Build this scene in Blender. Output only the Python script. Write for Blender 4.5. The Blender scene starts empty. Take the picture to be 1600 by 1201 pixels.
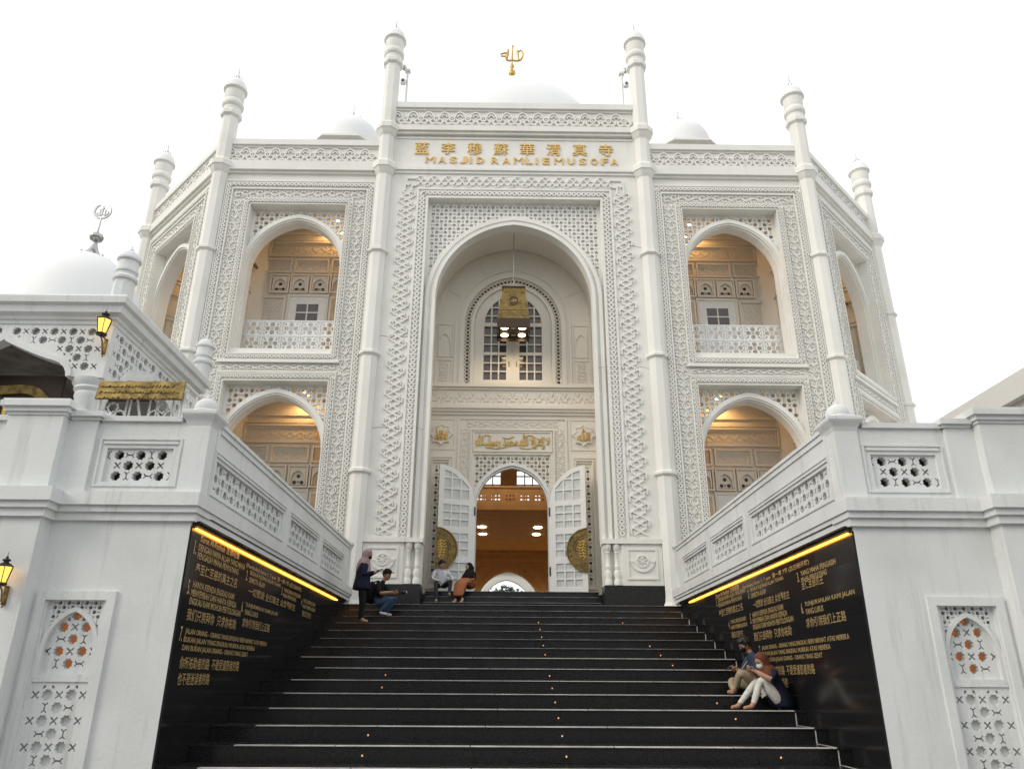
import bpy, math, random
from mathutils import Vector, Matrix
from mathutils.geometry import tessellate_polygon
random.seed(7)
R = math.radians
SC = bpy.context.scene
COL = SC.collection

# ------------------------------------------------------------------ camera, sky, sun, exposure
cam_d = bpy.data.cameras.new('camera'); cam = bpy.data.objects.new('camera', cam_d); COL.objects.link(cam)
cam_d.sensor_width = 36.0; cam_d.lens = 1176.7 / 1600 * 36.0
cam_d.clip_start = 0.05; cam_d.clip_end = 3000
yaw, pitch, roll = 0.0104, 0.3776, 0.0056
fw = Vector((math.sin(yaw) * math.cos(pitch), math.cos(yaw) * math.cos(pitch), math.sin(pitch)))
rt = Vector((math.cos(yaw), -math.sin(yaw), 0)); upv = rt.cross(fw)
r2 = math.cos(roll) * rt + math.sin(roll) * upv; u2 = -math.sin(roll) * rt + math.cos(roll) * upv
m = Matrix((r2, u2, -fw)).transposed().to_4x4(); m.translation = Vector((-0.25, 0, 1.668))
cam.matrix_world = m
SC.camera = cam

SUN_EL, SUN_AZ = R(34), R(-118)       # azimuth clockwise from +Y (into the facade): left and behind the camera
world = bpy.data.worlds.new('World'); SC.world = world; world.use_nodes = True
nt = world.node_tree; nt.nodes.clear()
wo = nt.nodes.new('ShaderNodeOutputWorld'); bg = nt.nodes.new('ShaderNodeBackground')
sky = nt.nodes.new('ShaderNodeTexSky'); sky.sky_type = 'NISHITA'; sky.sun_disc = False
sky.sun_elevation = SUN_EL; sky.sun_rotation = SUN_AZ
sky.dust_density = 4.0; sky.air_density = 1.0; sky.ozone_density = 1.0
mx = nt.nodes.new('ShaderNodeMix'); mx.data_type = 'RGBA'
mx.inputs[0].default_value = 0.90                      # thin bright overcast over the clear sky
mx.inputs[7].default_value = (10.5, 10.75, 10.9, 1)
nt.links.new(sky.outputs[0], mx.inputs[6]); nt.links.new(mx.outputs[2], bg.inputs[0])
bg.inputs[1].default_value = 0.122
nt.links.new(bg.outputs[0], wo.inputs[0])
sun_d = bpy.data.lights.new('sun', 'SUN'); sun = bpy.data.objects.new('sun', sun_d); COL.objects.link(sun)
sun_d.energy = 1.35; sun_d.angle = R(25); sun_d.color = (1.0, 0.93, 0.82)
sd = Vector((math.sin(SUN_AZ) * math.cos(SUN_EL), math.cos(SUN_AZ) * math.cos(SUN_EL), math.sin(SUN_EL)))
sun.rotation_euler = sd.to_track_quat('Z', 'Y').to_euler()
sun.location = (-20, -20, 40)
SC.view_settings.view_transform = 'Standard'; SC.view_settings.look = 'None'
SC.view_settings.exposure = 0.0; SC.view_settings.gamma = 1.0; SC.view_settings.use_curve_mapping = False
SC.render.engine = 'CYCLES'
SC.cycles.use_denoising = True
SC.cycles.max_bounces = 8; SC.cycles.diffuse_bounces = 4; SC.cycles.glossy_bounces = 4
SC.cycles.sample_clamp_indirect = 6.0

# ------------------------------------------------------------------ materials
def new_mat(name):
    mt = bpy.data.materials.new(name); mt.use_nodes = True
    return mt, mt.node_tree, mt.node_tree.nodes['Principled BSDF']
def simple(name, col, rough=0.6, metal=0.0, noise=0.0, nscale=8.0, bump=0.0, bscale=60.0, spec=0.5, emit=None, estr=0.0):
    mt, t, b = new_mat(name)
    b.inputs['Roughness'].default_value = rough; b.inputs['Metallic'].default_value = metal
    b.inputs['Specular IOR Level'].default_value = spec
    b.inputs['Base Color'].default_value = (*col, 1)
    tc = t.nodes.new('ShaderNodeTexCoord')
    if noise > 0:
        n = t.nodes.new('ShaderNodeTexNoise'); n.inputs['Scale'].default_value = nscale; n.inputs['Detail'].default_value = 6
        t.links.new(tc.outputs['Object'], n.inputs['Vector'])
        r = t.nodes.new('ShaderNodeValToRGB')
        r.color_ramp.elements[0].position = 0.3; r.color_ramp.elements[1].position = 0.7
        r.color_ramp.elements[0].color = (*[c * (1 - noise) for c in col], 1)
        r.color_ramp.elements[1].color = (*[min(1, c * (1 + noise * .5)) for c in col], 1)
        t.links.new(n.outputs[0], r.inputs[0]); t.links.new(r.outputs[0], b.inputs['Base Color'])
    if bump > 0:
        n2 = t.nodes.new('ShaderNodeTexNoise'); n2.inputs['Scale'].default_value = bscale; n2.inputs['Detail'].default_value = 5
        t.links.new(tc.outputs['Object'], n2.inputs['Vector'])
        bp = t.nodes.new('ShaderNodeBump'); bp.inputs['Strength'].default_value = bump; bp.inputs['Distance'].default_value = 0.01
        t.links.new(n2.outputs[0], bp.inputs['Height']); t.links.new(bp.outputs[0], b.inputs['Normal'])
    if emit:
        b.inputs['Emission Color'].default_value = (*emit, 1); b.inputs['Emission Strength'].default_value = estr
    return mt

def paint(name, col, dirt=0.25, rough=0.62, streak=0.5):
    """weathered masonry paint: soft mottling plus thin vertical run-off streaks, uneven surface"""
    mt, t, b = new_mat(name)
    b.inputs['Roughness'].default_value = rough; b.inputs['Specular IOR Level'].default_value = 0.35
    geo = t.nodes.new('ShaderNodeNewGeometry')
    mp = t.nodes.new('ShaderNodeMapping'); mp.inputs['Scale'].default_value = (3.5, 3.5, 0.22)
    t.links.new(geo.outputs['Position'], mp.inputs['Vector'])
    n1 = t.nodes.new('ShaderNodeTexNoise'); n1.inputs['Scale'].default_value = 1.6; n1.inputs['Detail'].default_value = 9; n1.inputs['Roughness'].default_value = 0.72
    t.links.new(mp.outputs[0], n1.inputs['Vector'])
    n2 = t.nodes.new('ShaderNodeTexNoise'); n2.inputs['Scale'].default_value = 0.9; n2.inputs['Detail'].default_value = 8
    t.links.new(geo.outputs['Position'], n2.inputs['Vector'])
    r1 = t.nodes.new('ShaderNodeMapRange'); r1.inputs[1].default_value = 0.52; r1.inputs[2].default_value = 0.78; r1.inputs[4].default_value = streak
    t.links.new(n1.outputs[0], r1.inputs[0])
    r2_ = t.nodes.new('ShaderNodeMapRange'); r2_.inputs[1].default_value = 0.45; r2_.inputs[2].default_value = 0.8; r2_.inputs[4].default_value = 1.0
    t.links.new(n2.outputs[0], r2_.inputs[0])
    mu = t.nodes.new('ShaderNodeMath'); mu.operation = 'MAXIMUM'; 
    sc_ = t.nodes.new('ShaderNodeMath'); sc_.operation = 'MULTIPLY'; sc_.inputs[1].default_value = 0.45
    t.links.new(r2_.outputs[0], sc_.inputs[0]); t.links.new(r1.outputs[0], mu.inputs[0]); t.links.new(sc_.outputs[0], mu.inputs[1])
    fin = t.nodes.new('ShaderNodeMath'); fin.operation = 'MULTIPLY'; fin.inputs[1].default_value = dirt
    t.links.new(mu.outputs[0], fin.inputs[0])
    mix = t.nodes.new('ShaderNodeMix'); mix.data_type = 'RGBA'
    mix.inputs[6].default_value = (*col, 1); mix.inputs[7].default_value = (col[0] * .42, col[1] * .42, col[2] * .38, 1)
    t.links.new(fin.outputs[0], mix.inputs[0]); t.links.new(mix.outputs[2], b.inputs['Base Color'])
    n3 = t.nodes.new('ShaderNodeTexNoise'); n3.inputs['Scale'].default_value = 22; n3.inputs['Detail'].default_value = 6
    t.links.new(geo.outputs['Position'], n3.inputs['Vector'])
    bp = t.nodes.new('ShaderNodeBump'); bp.inputs['Strength'].default_value = 0.18; bp.inputs['Distance'].default_value = 0.02
    t.links.new(n3.outputs[0], bp.inputs['Height']); t.links.new(bp.outputs[0], b.inputs['Normal'])
    return mt

def granite(name, wall=False):
    mt, t, b = new_mat(name)
    b.inputs['Specular IOR Level'].default_value = 0.5
    geo = t.nodes.new('ShaderNodeNewGeometry'); oi = t.nodes.new('ShaderNodeObjectInfo')
    n = t.nodes.new('ShaderNodeTexNoise'); n.inputs['Scale'].default_value = 60; n.inputs['Detail'].default_value = 8
    t.links.new(geo.outputs['Position'], n.inputs['Vector'])
    r = t.nodes.new('ShaderNodeValToRGB'); r.color_ramp.elements[0].position = .35; r.color_ramp.elements[1].position = .85
    r.color_ramp.elements[0].color = (.006, .006, .007, 1); r.color_ramp.elements[1].color = (.026, .025, .025, 1)
    t.links.new(n.outputs[0], r.inputs[0]); t.links.new(r.outputs[0], b.inputs['Base Color'])
    n2 = t.nodes.new('ShaderNodeTexNoise'); n2.inputs['Scale'].default_value = 2.2; n2.inputs['Detail'].default_value = 9; n2.inputs['Roughness'].default_value = .7
    t.links.new(geo.outputs['Position'], n2.inputs['Vector'])
    mr = t.nodes.new('ShaderNodeMapRange'); mr.inputs[1].default_value = .3; mr.inputs[2].default_value = .75
    mr.inputs[3].default_value = .07 if wall else .10; mr.inputs[4].default_value = .16 if wall else .34
    t.links.new(n2.outputs[0], mr.inputs[0])
    ad = t.nodes.new('ShaderNodeMath'); ad.operation = 'MULTIPLY_ADD'; ad.inputs[1].default_value = .10
    t.links.new(oi.outputs['Random'], ad.inputs[0]); t.links.new(mr.outputs[0], ad.inputs[2]); t.links.new(ad.outputs[0], b.inputs['Roughness'])
    return mt

M = {}
M['white'] = paint('white_paint', (.80, .785, .735), .44)
M['terr'] = paint('weathered_white_paint', (.74, .755, .745), .75, streak=.85)
M['relief'] = paint('relief_white_paint', (.79, .775, .73), .30)
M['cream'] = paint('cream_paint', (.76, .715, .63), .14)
M['goldtext'] = simple('gilded_writing', (.62, .44, .19), .45, .3, .3, 25)
M['dome'] = paint('dome_white_paint', (.82, .825, .82), .12)
M['grey_house'] = paint('grey_house_paint', (.68, .675, .64), .2)
M['granite'] = granite('black_granite')
M['granite_wall'] = granite('polished_black_granite', True)
M['gold'] = simple('gold_leaf', (.58, .37, .10), .36, .85, .3, 20)
M['goldlet'] = simple('gold_lettering', (.74, .50, .19), .42, .35, .2, 30)
M['brass'] = simple('worn_brass', (.21, .145, .055), .38, .85, .5, 9, .5, 40)
M['dbrass'] = simple('dark_brass', (.30, .20, .07), .4, .85, .5, 12, .6, 30)
M['goldboard'] = simple('tarnished_gold_board', (.30, .205, .06), .55, .5, .75, 6, 1.0, 26)
M['silver'] = simple('steel', (.45, .44, .43), .3, .9)
M['black'] = simple('black_metal', (.015, .013, .012), .4)
M['darkbrown'] = simple('dark_bronze', (.05, .03, .018), .45, .4)
M['glass'] = simple('dark_window_glass', (.10, .085, .085), .06, 0, .2, 1.2)
M['frost'] = simple('frosted_glass', (.62, .64, .62), .35, 0, .18, 5)
M['doorw'] = simple('white_door_paint', (.80, .80, .77), .4, 0, .06, 6)
mt, t_, b_ = new_mat('clear_glass'); t_.nodes.remove(b_)
tr_ = t_.nodes.new('ShaderNodeBsdfTransparent'); gs_ = t_.nodes.new('ShaderNodeBsdfGlossy'); gs_.inputs['Roughness'].default_value = .02; mx_ = t_.nodes.new('ShaderNodeMixShader'); fr_ = t_.nodes.new('ShaderNodeFresnel')
t_.links.new(fr_.outputs[0], mx_.inputs[0]); t_.links.new(tr_.outputs[0], mx_.inputs[1]); t_.links.new(gs_.outputs[0], mx_.inputs[2]); t_.links.new(mx_.outputs[0], t_.nodes['Material Output'].inputs[0]); M['clear'] = mt
M['rail'] = simple('white_metal_paint', (.76, .77, .75), .4, 0, .08, 10)
M['edge_glint'] = simple('step_edge_glint', (.34, .34, .35), .35, 0, .5, 4)  # grey stands in for light reflected along the upper step edges
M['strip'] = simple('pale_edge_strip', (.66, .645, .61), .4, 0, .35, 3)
M['warm'] = simple('warm_hall_paint', (.62, .46, .29), .6, 0, .15, 3)
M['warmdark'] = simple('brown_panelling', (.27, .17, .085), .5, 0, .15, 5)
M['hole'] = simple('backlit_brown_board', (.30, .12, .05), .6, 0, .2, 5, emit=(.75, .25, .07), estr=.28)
M['led'] = simple('led_strip', (.9, .5, .1), .5, emit=(1.0, .40, .035), estr=8.0)
M['bulb'] = simple('warm_bulb', (1, .8, .5), .5, emit=(1.0, .72, .38), estr=22)
M['downlight'] = simple('downlight_lens', (1, .9, .7), .5, emit=(1.0, .82, .55), estr=14)
M['steplight'] = simple('step_light', (1, .6, .3), .5, emit=(1.0, .42, .15), estr=.6)
M['flame'] = simple('lantern_glass', (1, .6, .15), .4, emit=(1.0, .50, .08), estr=1.5)
M['ground'] = simple('concrete_paving', (.22, .21, .20), .8, 0, .25, 1.5)
M['roof'] = simple('concrete_roof', (.35, .35, .33), .8, 0, .2, 1)
M['leaf'] = simple('dark_foliage', (.035, .06, .025), .7, 0, .5, 6)
M['bark'] = simple('bark', (.08, .06, .04), .9, 0, .4, 8)
M['plaster_dark'] = simple('mottled_dark_concrete', (.17, .155, .13), .8, 0, .5, 2.5)

# ------------------------------------------------------------------ geometry helpers
class Fr:
    """frame: p(u,v,d) = o + u*U + v*Z + d*N, N points out of the surface"""
    def __init__(s, o, N):
        s.o = Vector(o); s.N = Vector(N).normalized(); s.Z = Vector((0, 0, 1)); s.U = s.Z.cross(s.N) 
    def p(s, u, v, d=0.0):
        return s.o + s.U * u + s.Z * v + s.N * d
FL = Fr((0, 0, 0), (0, -1, 0))          # local facade frame: x=u, y=-d, z=v
F20 = Fr((0, 20, 0), (0, -1, 0))

class MB:
    def __init__(s): s.v = []; s.f = []
    def add(s, vs, fs):
        n = len(s.v); s.v += [tuple(x) for x in vs]; s.f += [tuple(i + n for i in f) for f in fs]
    def box(s, x0, x1, y0, y1, z0, z1):
        if x0 > x1: x0, x1 = x1, x0
        if y0 > y1: y0, y1 = y1, y0
        s.add([(x0, y0, z0), (x1, y0, z0), (x1, y1, z0), (x0, y1, z0), (x0, y0, z1), (x1, y0, z1), (x1, y1, z1), (x0, y1, z1)],
              [(0, 3, 2, 1), (4, 5, 6, 7), (0, 1, 5, 4), (1, 2, 6, 5), (2, 3, 7, 6), (3, 0, 4, 7)])
    def fbox(s, F, u0, u1, v0, v1, d0, d1):
        P = F.p
        s.add([P(u0, v0, d0), P(u1, v0, d0), P(u1, v1, d0), P(u0, v1, d0), P(u0, v0, d1), P(u1, v0, d1), P(u1, v1, d1), P(u0, v1, d1)],
              [(0, 3, 2, 1), (4, 5, 6, 7), (0, 1, 5, 4), (1, 2, 6, 5), (2, 3, 7, 6), (3, 0, 4, 7)])
    def plate(s, F, outer, holes, d0, d1, back=True):
        if not back: s.j = getattr(s, 'j', 0) + 1; d1 += (s.j * 5 % 13) * .0005 + .0002
        def area(p): return sum(p[i][0] * p[(i + 1) % len(p)][1] - p[(i + 1) % len(p)][0] * p[i][1] for i in range(len(p)))
        loops = [list(outer) if area(outer) > 0 else list(outer)[::-1]]
        for h in holes: loops.append(list(h) if area(h) < 0 else list(h)[::-1])
        flat = [q for l in loops for q in l]
        tris = tessellate_polygon([[Vector((a, b, 0)) for a, b in l] for l in loops])
        n = len(flat); fs = []
        for t in tris:
            a, b, c = (flat[i] for i in t)
            ar = (b[0] - a[0]) * (c[1] - a[1]) - (c[0] - a[0]) * (b[1] - a[1])
            if abs(ar) < 1e-10: continue
            t = tuple(t) if ar > 0 else tuple(t)[::-1]
            fs.append(t)
            if back: fs.append(tuple(i + n for i in t[::-1]))
        k = 0
        for l in loops:
            m_ = len(l)
            for i in range(m_):
                a, b = k + i, k + (i + 1) % m_
                fs.append((a, a + n, b + n, b))
            k += m_
        s.add([F.p(a, b, d1) for a, b in flat] + [F.p(a, b, d0) for a, b in flat], fs)
    def strip(s, F, A, B, d0, d1, closed=False):
        """solid band between two polylines with the same number of points (A outer, B inner)"""
        n = len(A); vs = []
        for q in (A, B):
            for d in (d0, d1): vs += [F.p(a, b, d) for a, b in q]
        fs = []
        def I(q, d, i): return (q * 2 + d) * n + i % n
        rng = n if closed else n - 1
        for i in range(rng):
            fs += [(I(0, 1, i), I(1, 1, i), I(1, 1, i + 1), I(0, 1, i + 1)), (I(0, 0, i), I(0, 0, i + 1), I(1, 0, i + 1), I(1, 0, i)),
                   (I(0, 0, i), I(0, 1, i), I(0, 1, i + 1), I(0, 0, i + 1)), (I(1, 0, i), I(1, 0, i + 1), I(1, 1, i + 1), I(1, 1, i))]
        if not closed:
            for i in (0, n - 1): fs.append((I(0, 0, i), I(0, 1, i), I(1, 1, i), I(1, 0, i)))
        s.add(vs, fs)
    def frame(s, F, u0, u1, v0, v1, w, d0, d1, bottom=True):
        A = [(u0, v0), (u0, v1), (u1, v1), (u1, v0)]
        if bottom:
            s.strip(F, A, [(u0 + w, v0 + w), (u0 + w, v1 - w), (u1 - w, v1 - w), (u1 - w, v0 + w)], d0, d1, True)
        else:
            s.strip(F, A, [(u0 + w, v0), (u0 + w, v1 - w), (u1 - w, v1 - w), (u1 - w, v0)], d0, d1)
    def ribbon(s, F, pts, w, d0, d1, closed=False):
        s.j = getattr(s, 'j', 0) + 1; d1 += (s.j * 5 % 13) * .0005      # crossing straps never share one plane
        n = len(pts); A = []; B = []
        for i in range(n):
            if closed: a, b, c = pts[i - 1], pts[i], pts[(i + 1) % n]
            else: a, b, c = pts[max(i - 1, 0)], pts[i], pts[min(i + 1, n - 1)]
            def dr(p, q):
                dx, dy = q[0] - p[0], q[1] - p[1]; l = math.hypot(dx, dy) or 1; return dx / l, dy / l
            t1 = dr(a, b) if a != b else dr(b, c); t2 = dr(b, c) if b != c else dr(a, b)
            nx, ny = -(t1[1] + t2[1]), t1[0] + t2[0]; l = math.hypot(nx, ny) or 1; nx /= l; ny /= l
            k = min(1 / max(.35, nx * -t1[1] + ny * t1[0]), 2.2)
            A.append((b[0] + nx * w / 2 * k, b[1] + ny * w / 2 * k)); B.append((b[0] - nx * w / 2 * k, b[1] - ny * w / 2 * k))
        vs = []; 
        for q, d in ((A, d0), (A, d1), (B, d1), (B, d0)): vs += [F.p(x, y, d) for x, y in q]
        fs = []; rng = n if closed else n - 1
        for i in range(rng):
            j = (i + 1) % n
            for a in (0, 1, 2):
                fs.append((a * n + i, (a + 1) * n + i, (a + 1) * n + j, a * n + j))
        if not closed: fs += [(0, n, 2 * n, 3 * n), (n - 1, 4 * n - 1, 3 * n - 1, 2 * n - 1)]
        s.add(vs, fs)
    def lathe(s, cx, cy, prof, n=16, ph=0.0, sx=1.0, sy=1.0, capb=True, capt=True):
        vs = []; fs = []
        for r, z in prof:
            for i in range(n):
                a = 2 * math.pi * i / n + ph
                vs.append((cx + r * math.cos(a) * sx, cy + r * math.sin(a) * sy, z))
        for k in range(len(prof) - 1):
            for i in range(n):
                j = (i + 1) % n
                fs.append((k * n + i, k * n + j, (k + 1) * n + j, (k + 1) * n + i))
        if capb and prof[0][0] > 1e-4: fs.append(tuple(range(n - 1, -1, -1)))
        if capt and prof[-1][0] > 1e-4: fs.append(tuple((len(prof) - 1) * n + i for i in range(n)))
        s.add(vs, fs)
    def tube(s, pts, r, n=6, r1=None):
        pts = [Vector(p) for p in pts]; vs = []; fs = []; ref = Vector((.31, .17, .93))
        for i, p in enumerate(pts):
            t = (pts[min(i + 1, len(pts) - 1)] - pts[max(i - 1, 0)]).normalized()
            a = t.cross(ref).normalized(); b = t.cross(a)
            rr = r if r1 is None else r + (r1 - r) * i / (len(pts) - 1)
            for k in range(n):
                an = 2 * math.pi * k / n
                vs.append(p + a * math.cos(an) * rr + b * math.sin(an) * rr)
        for i in range(len(pts) - 1):
            for k in range(n):
                j = (k + 1) % n; fs.append((i * n + k, i * n + j, (i + 1) * n + j, (i + 1) * n + k))
        fs.append(tuple(range(n))[::-1]); fs.append(tuple((len(pts) - 1) * n + k for k in range(n)))
        s.add(vs, fs)
    def ell(s, c, rx, ry, rz, n=14, k=9, rot=None):
        vs = []; fs = []
        for j in range(k + 1):
            th = math.pi * j / k
            for i in range(n):
                ph = 2 * math.pi * i / n
                q = Vector((rx * math.sin(th) * math.cos(ph), ry * math.sin(th) * math.sin(ph), rz * math.cos(th)))
                if rot: q = rot @ q
                vs.append(Vector(c) + q)
        for j in range(k):
            for i in range(n):
                fs.append((j * n + i, (j + 1) * n + i, (j + 1) * n + (i + 1) % n, j * n + (i + 1) % n))
        s.add(vs, fs)

WM = {}
def wm(o): return WM.get(o.name, Matrix.Identity(4))
def link(o, parent=None, mat_local=None):
    COL.objects.link(o)
    ml = mat_local or Matrix.Identity(4)
    if parent is not None: o.parent = parent
    o.matrix_parent_inverse = Matrix.Identity(4)
    o.matrix_basis = ml
    WM[o.name] = (wm(parent) if parent is not None else Matrix.Identity(4)) @ ml
def mesh(name, mb, mats, smooth=None):
    me = bpy.data.meshes.new(name); me.from_pydata(mb.v, [], mb.f)
    for mt in (mats if isinstance(mats, list) else [mats]): me.materials.append(M[mt] if isinstance(mt, str) else mt)
    me.validate(); 
    if smooth:
        me.shade_smooth(); me.set_sharp_from_angle(angle=R(smooth))
    return me
def obj(name, mb, mat, parent=None, local=False, smooth=None, kind=None, label=None, cat=None, group=None):
    """local=False: mb is in world coordinates; local=True: mb is in the parent's coordinates"""
    if not local and parent is not None:
        inv = wm(parent).inverted(); mb.v = [tuple(inv @ Vector(v)) for v in mb.v]
    o = bpy.data.objects.new(name, mesh(name, mb, mat, smooth)); link(o, parent)
    tagp(o, label, cat, group, kind)
    return o
def tagp(o, label=None, cat=None, group=None, kind=None):
    if label: o['label'] = label
    if cat: o['category'] = cat
    if group: o['group'] = group
    if kind: o['kind'] = kind
def thing(name, label, cat, loc=(0, 0, 0), rz=0.0, group=None):
    o = bpy.data.objects.new(name, None); o.empty_display_size = .2
    link(o, None, Matrix.Translation(Vector(loc)) @ Matrix.Rotation(rz, 4, 'Z'))
    tagp(o, label, cat, group); return o
def copy_tree(o, parent, ml=None):
    c = o.copy(); 
    link(c, parent, ml if ml is not None else o.matrix_basis.copy())
    for ch in list(o.children): copy_tree(ch, c)
    return c
def light(name, loc, power, col, r=.1, parent=None, kind='POINT', size=90, blend=.6, dirv=None):
    l = bpy.data.lights.new(name, kind); l.energy = power; l.color = col
    if kind in ('POINT', 'SPOT'): l.shadow_soft_size = r
    if kind == 'SPOT': l.spot_size = R(size); l.spot_blend = blend
    o = bpy.data.objects.new(name, l)
    ml = Matrix.Translation(Vector(loc))
    if dirv: ml = ml @ (-Vector(dirv)).to_track_quat('Z', 'Y').to_matrix().to_4x4()
    link(o, parent, ml); return o

# ---- 2d shapes
def arch(w, zs, h, z0, n=14, uc=0.0):
    """pointed (two-centre) arch outline from bottom left over the apex to bottom right"""
    pts = [(uc - w, z0)]
    if h >= w:
        c = (h * h - w * w) / (2 * w); r = w + c; a1 = math.acos(c / r)
        L = [(c - r * math.cos(a1 * i / n), zs + r * math.sin(a1 * i / n)) for i in range(n + 1)]
    else:
        L = [(-w * math.cos(math.pi / 2 * i / n), zs + h * math.sin(math.pi / 2 * i / n)) for i in range(n + 1)]
    pts += [(uc + a, b) for a, b in L]
    pts += [(uc - a, b) for a, b in L[::-1][1:]]
    pts.append((uc + w, z0))
    return pts
def arch_in(u, v, w, zs, h):
    """inside the arch shape?"""
    u = abs(u)
    if v <= zs: return u < w
    if h >= w:
        c = (h * h - w * w) / (2 * w); return (u + c) ** 2 + (v - zs) ** 2 < (w + c) ** 2
    return (u / w) ** 2 + ((v - zs) / h) ** 2 < 1
def rect(u0, u1, v0, v1): return [(u0, v0), (u1, v0), (u1, v1), (u0, v1)]
def star(cx, cy, r, n=8, k=.76, rot=0.0):
    return [(cx + (r if i % 2 == 0 else r * k) * math.cos(math.pi * i / n + rot), cy + (r if i % 2 == 0 else r * k) * math.sin(math.pi * i / n + rot)) for i in range(2 * n)]
def ngon(cx, cy, r, n, rot=0.0): return [(cx + r * math.cos(2 * math.pi * i / n + rot), cy + r * math.sin(2 * math.pi * i / n + rot)) for i in range(n)]
def xhole(cx, cy, L, w):
    b = [(w, 0), (L, L - w), (L - w, L), (0, w)]
    pts = []
    for k in range(4):
        for x, y in [(w, 0), (L, L - w), (L - w, L)]:
            for _ in range(k): x, y = -y, x
            pts.append((cx + x, cy + y))
    return pts
def girih(u0, u1, v0, v1, P, ok, stars=True, extra=True, ou=None, ov=None, rs=.245):
    """holes of a star-and-cross screen; ok(u,v,r) says whether a hole of radius r fits there"""
    H = []; S = []
    cu = ou if ou is not None else (u0 + u1) / 2; cv = ov if ov is not None else (v0 + v1) / 2
    ni = int((u1 - u0) / P) + 3; nj = int((v1 - v0) / P) + 3
    for i in range(-ni, ni + 1):
        for j in range(-nj, nj + 1):
            x, y = cu + i * P, cv + j * P
            def fit(a, b, r): return u0 + r < a < u1 - r and v0 + r < b < v1 - r and ok(a, b, r)
            if extra and fit(x, y, P * .15): H.append(xhole(x, y, P * .165, P * .05))
            for a, b in ((x + P / 2, y), (x, y + P / 2)):
                if fit(a, b, P * rs): S.append(star(a, b, P * rs, 8, .8, math.pi / 8))
            if extra:
                a, b = x + P / 2, y + P / 2; w = .035
                Y_ = [(.09, w), (.17, .13), (.215, .10), (.135, 0), (.215, -.10), (.17, -.13), (.09, -w), (-.09, -w), (-.17, -.13), (-.215, -.10), (-.135, 0), (-.215, .10), (-.17, .13), (-.09, w)]
                if fit(a, b, P * .19): H.append([(a + (p if (i + j) % 2 else q) * P, b + (q if (i + j) % 2 else p) * P) for p, q in (Y_ if (i + j) % 2 else Y_[::-1])])
                else:
                    for sx, sy in ((1, 1), (1, -1), (-1, 1), (-1, -1)):
                        a2, b2 = a + sx * P * .17, b + sy * P * .17
                        if fit(a2, b2, P * .09): H.append([(a2 + sx * P * .09, b2 + sy * P * .09), (a2 - sx * P * .04, b2 + sy * P * .05), (a2 - sx * P * .05, b2 - sy * P * .05), (a2 + sx * P * .05, b2 - sy * P * .04)])
    return H, S

def path_map(corners):
    """(s,t) -> (u,v) along a polyline of axis-aligned legs"""
    segs = []; s = 0
    for a, b in zip(corners[:-1], corners[1:]):
        l = math.hypot(b[0] - a[0], b[1] - a[1]); segs.append((s, l, a, ((b[0] - a[0]) / l, (b[1] - a[1]) / l))); s += l
    return segs, s
def beads(mb, F, corners, pitch, r, d0, d1, closed=False, sq=1.0):
    cs = list(corners) + ([corners[0]] if closed else [])
    segs, tot = path_map(cs)
    for s0, l, a, t in segs:
        n = max(1, round(l / pitch)); 
        for i in range(n):
            q = (i + .5) * l / n; x, y = a[0] + t[0] * q, a[1] + t[1] * q
            o = ngon(x, y, r, 8, math.pi / 8); inn = ngon(x, y, r * .45, 8, math.pi / 8)
            mb.strip(F, o[::-1], inn[::-1], d0, d1 + (i % 3) * .0015, True)
def knots(mb, F, a, b, period, amp, w, d0, d1, t0=0.0):
    """interlaced strapwork band from a to b (axis aligned)"""
    L = math.hypot(b[0] - a[0], b[1] - a[1]); t = ((b[0] - a[0]) / L, (b[1] - a[1]) / L); nrm = (-t[1], t[0])
    n = max(1, round(L / period)); p = L / n
    def mp(pts): return [(a[0] + t[0] * s + nrm[0] * q, a[1] + t[1] * s + nrm[1] * q) for s, q in pts]
    A = amp
    q = A * .60; nz = n * 2
    for sg in (1, -1):
        pts = []
        for i in range(nz + 1):
            c = i * p / 2; v = q if (i % 2 == 0) == (sg > 0) else -q
            pts += [(max(0, c - p * .07), v), (min(L, c + p * .07), v)]
        mb.ribbon(F, mp(pts), w, d0, d1 + (.004 if sg > 0 else 0))
    for i in range(n):
        for sg in (1, -1):
            c = (i + (.25 if sg > 0 else .75)) * p
            # hooks standing out on alternate sides
            mb.ribbon(F, mp([(c - p * .30, sg * A * .50), (c - p * .16, sg * A * .98), (c + p * .10, sg * A * .98), (c + p * .17, sg * A * .84)]), w * .9, d0, d1)
            mb.ribbon(F, mp([(c + p * .36, sg * A * .42), (c + p * .20, sg * A * .56), (c, sg * A * .70)]), w * .8, d0, d1 - .004)
            mb.ribbon(F, mp([(c - p * .10, sg * A * .26), (c + p * .12, sg * A * .26)]), w * .8, d0, d1 - .006)
        for c in (i * p, i * p + p * .5):
            for sg in (1, -1):
                mb.ribbon(F, mp([(max(0, c - p * .2), sg * A * .16), (c, sg * A * .40), (min(L, c + p * .2), sg * A * .16)]), w * .75, d0, d1 - .008)
        for c in (i * p + p * .25, i * p + p * .75):
            mb.plate(F, mp([(c - .032, 0), (c, -.032), (c + .032, 0), (c, .032)]), [], d0, d1, False)
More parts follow.
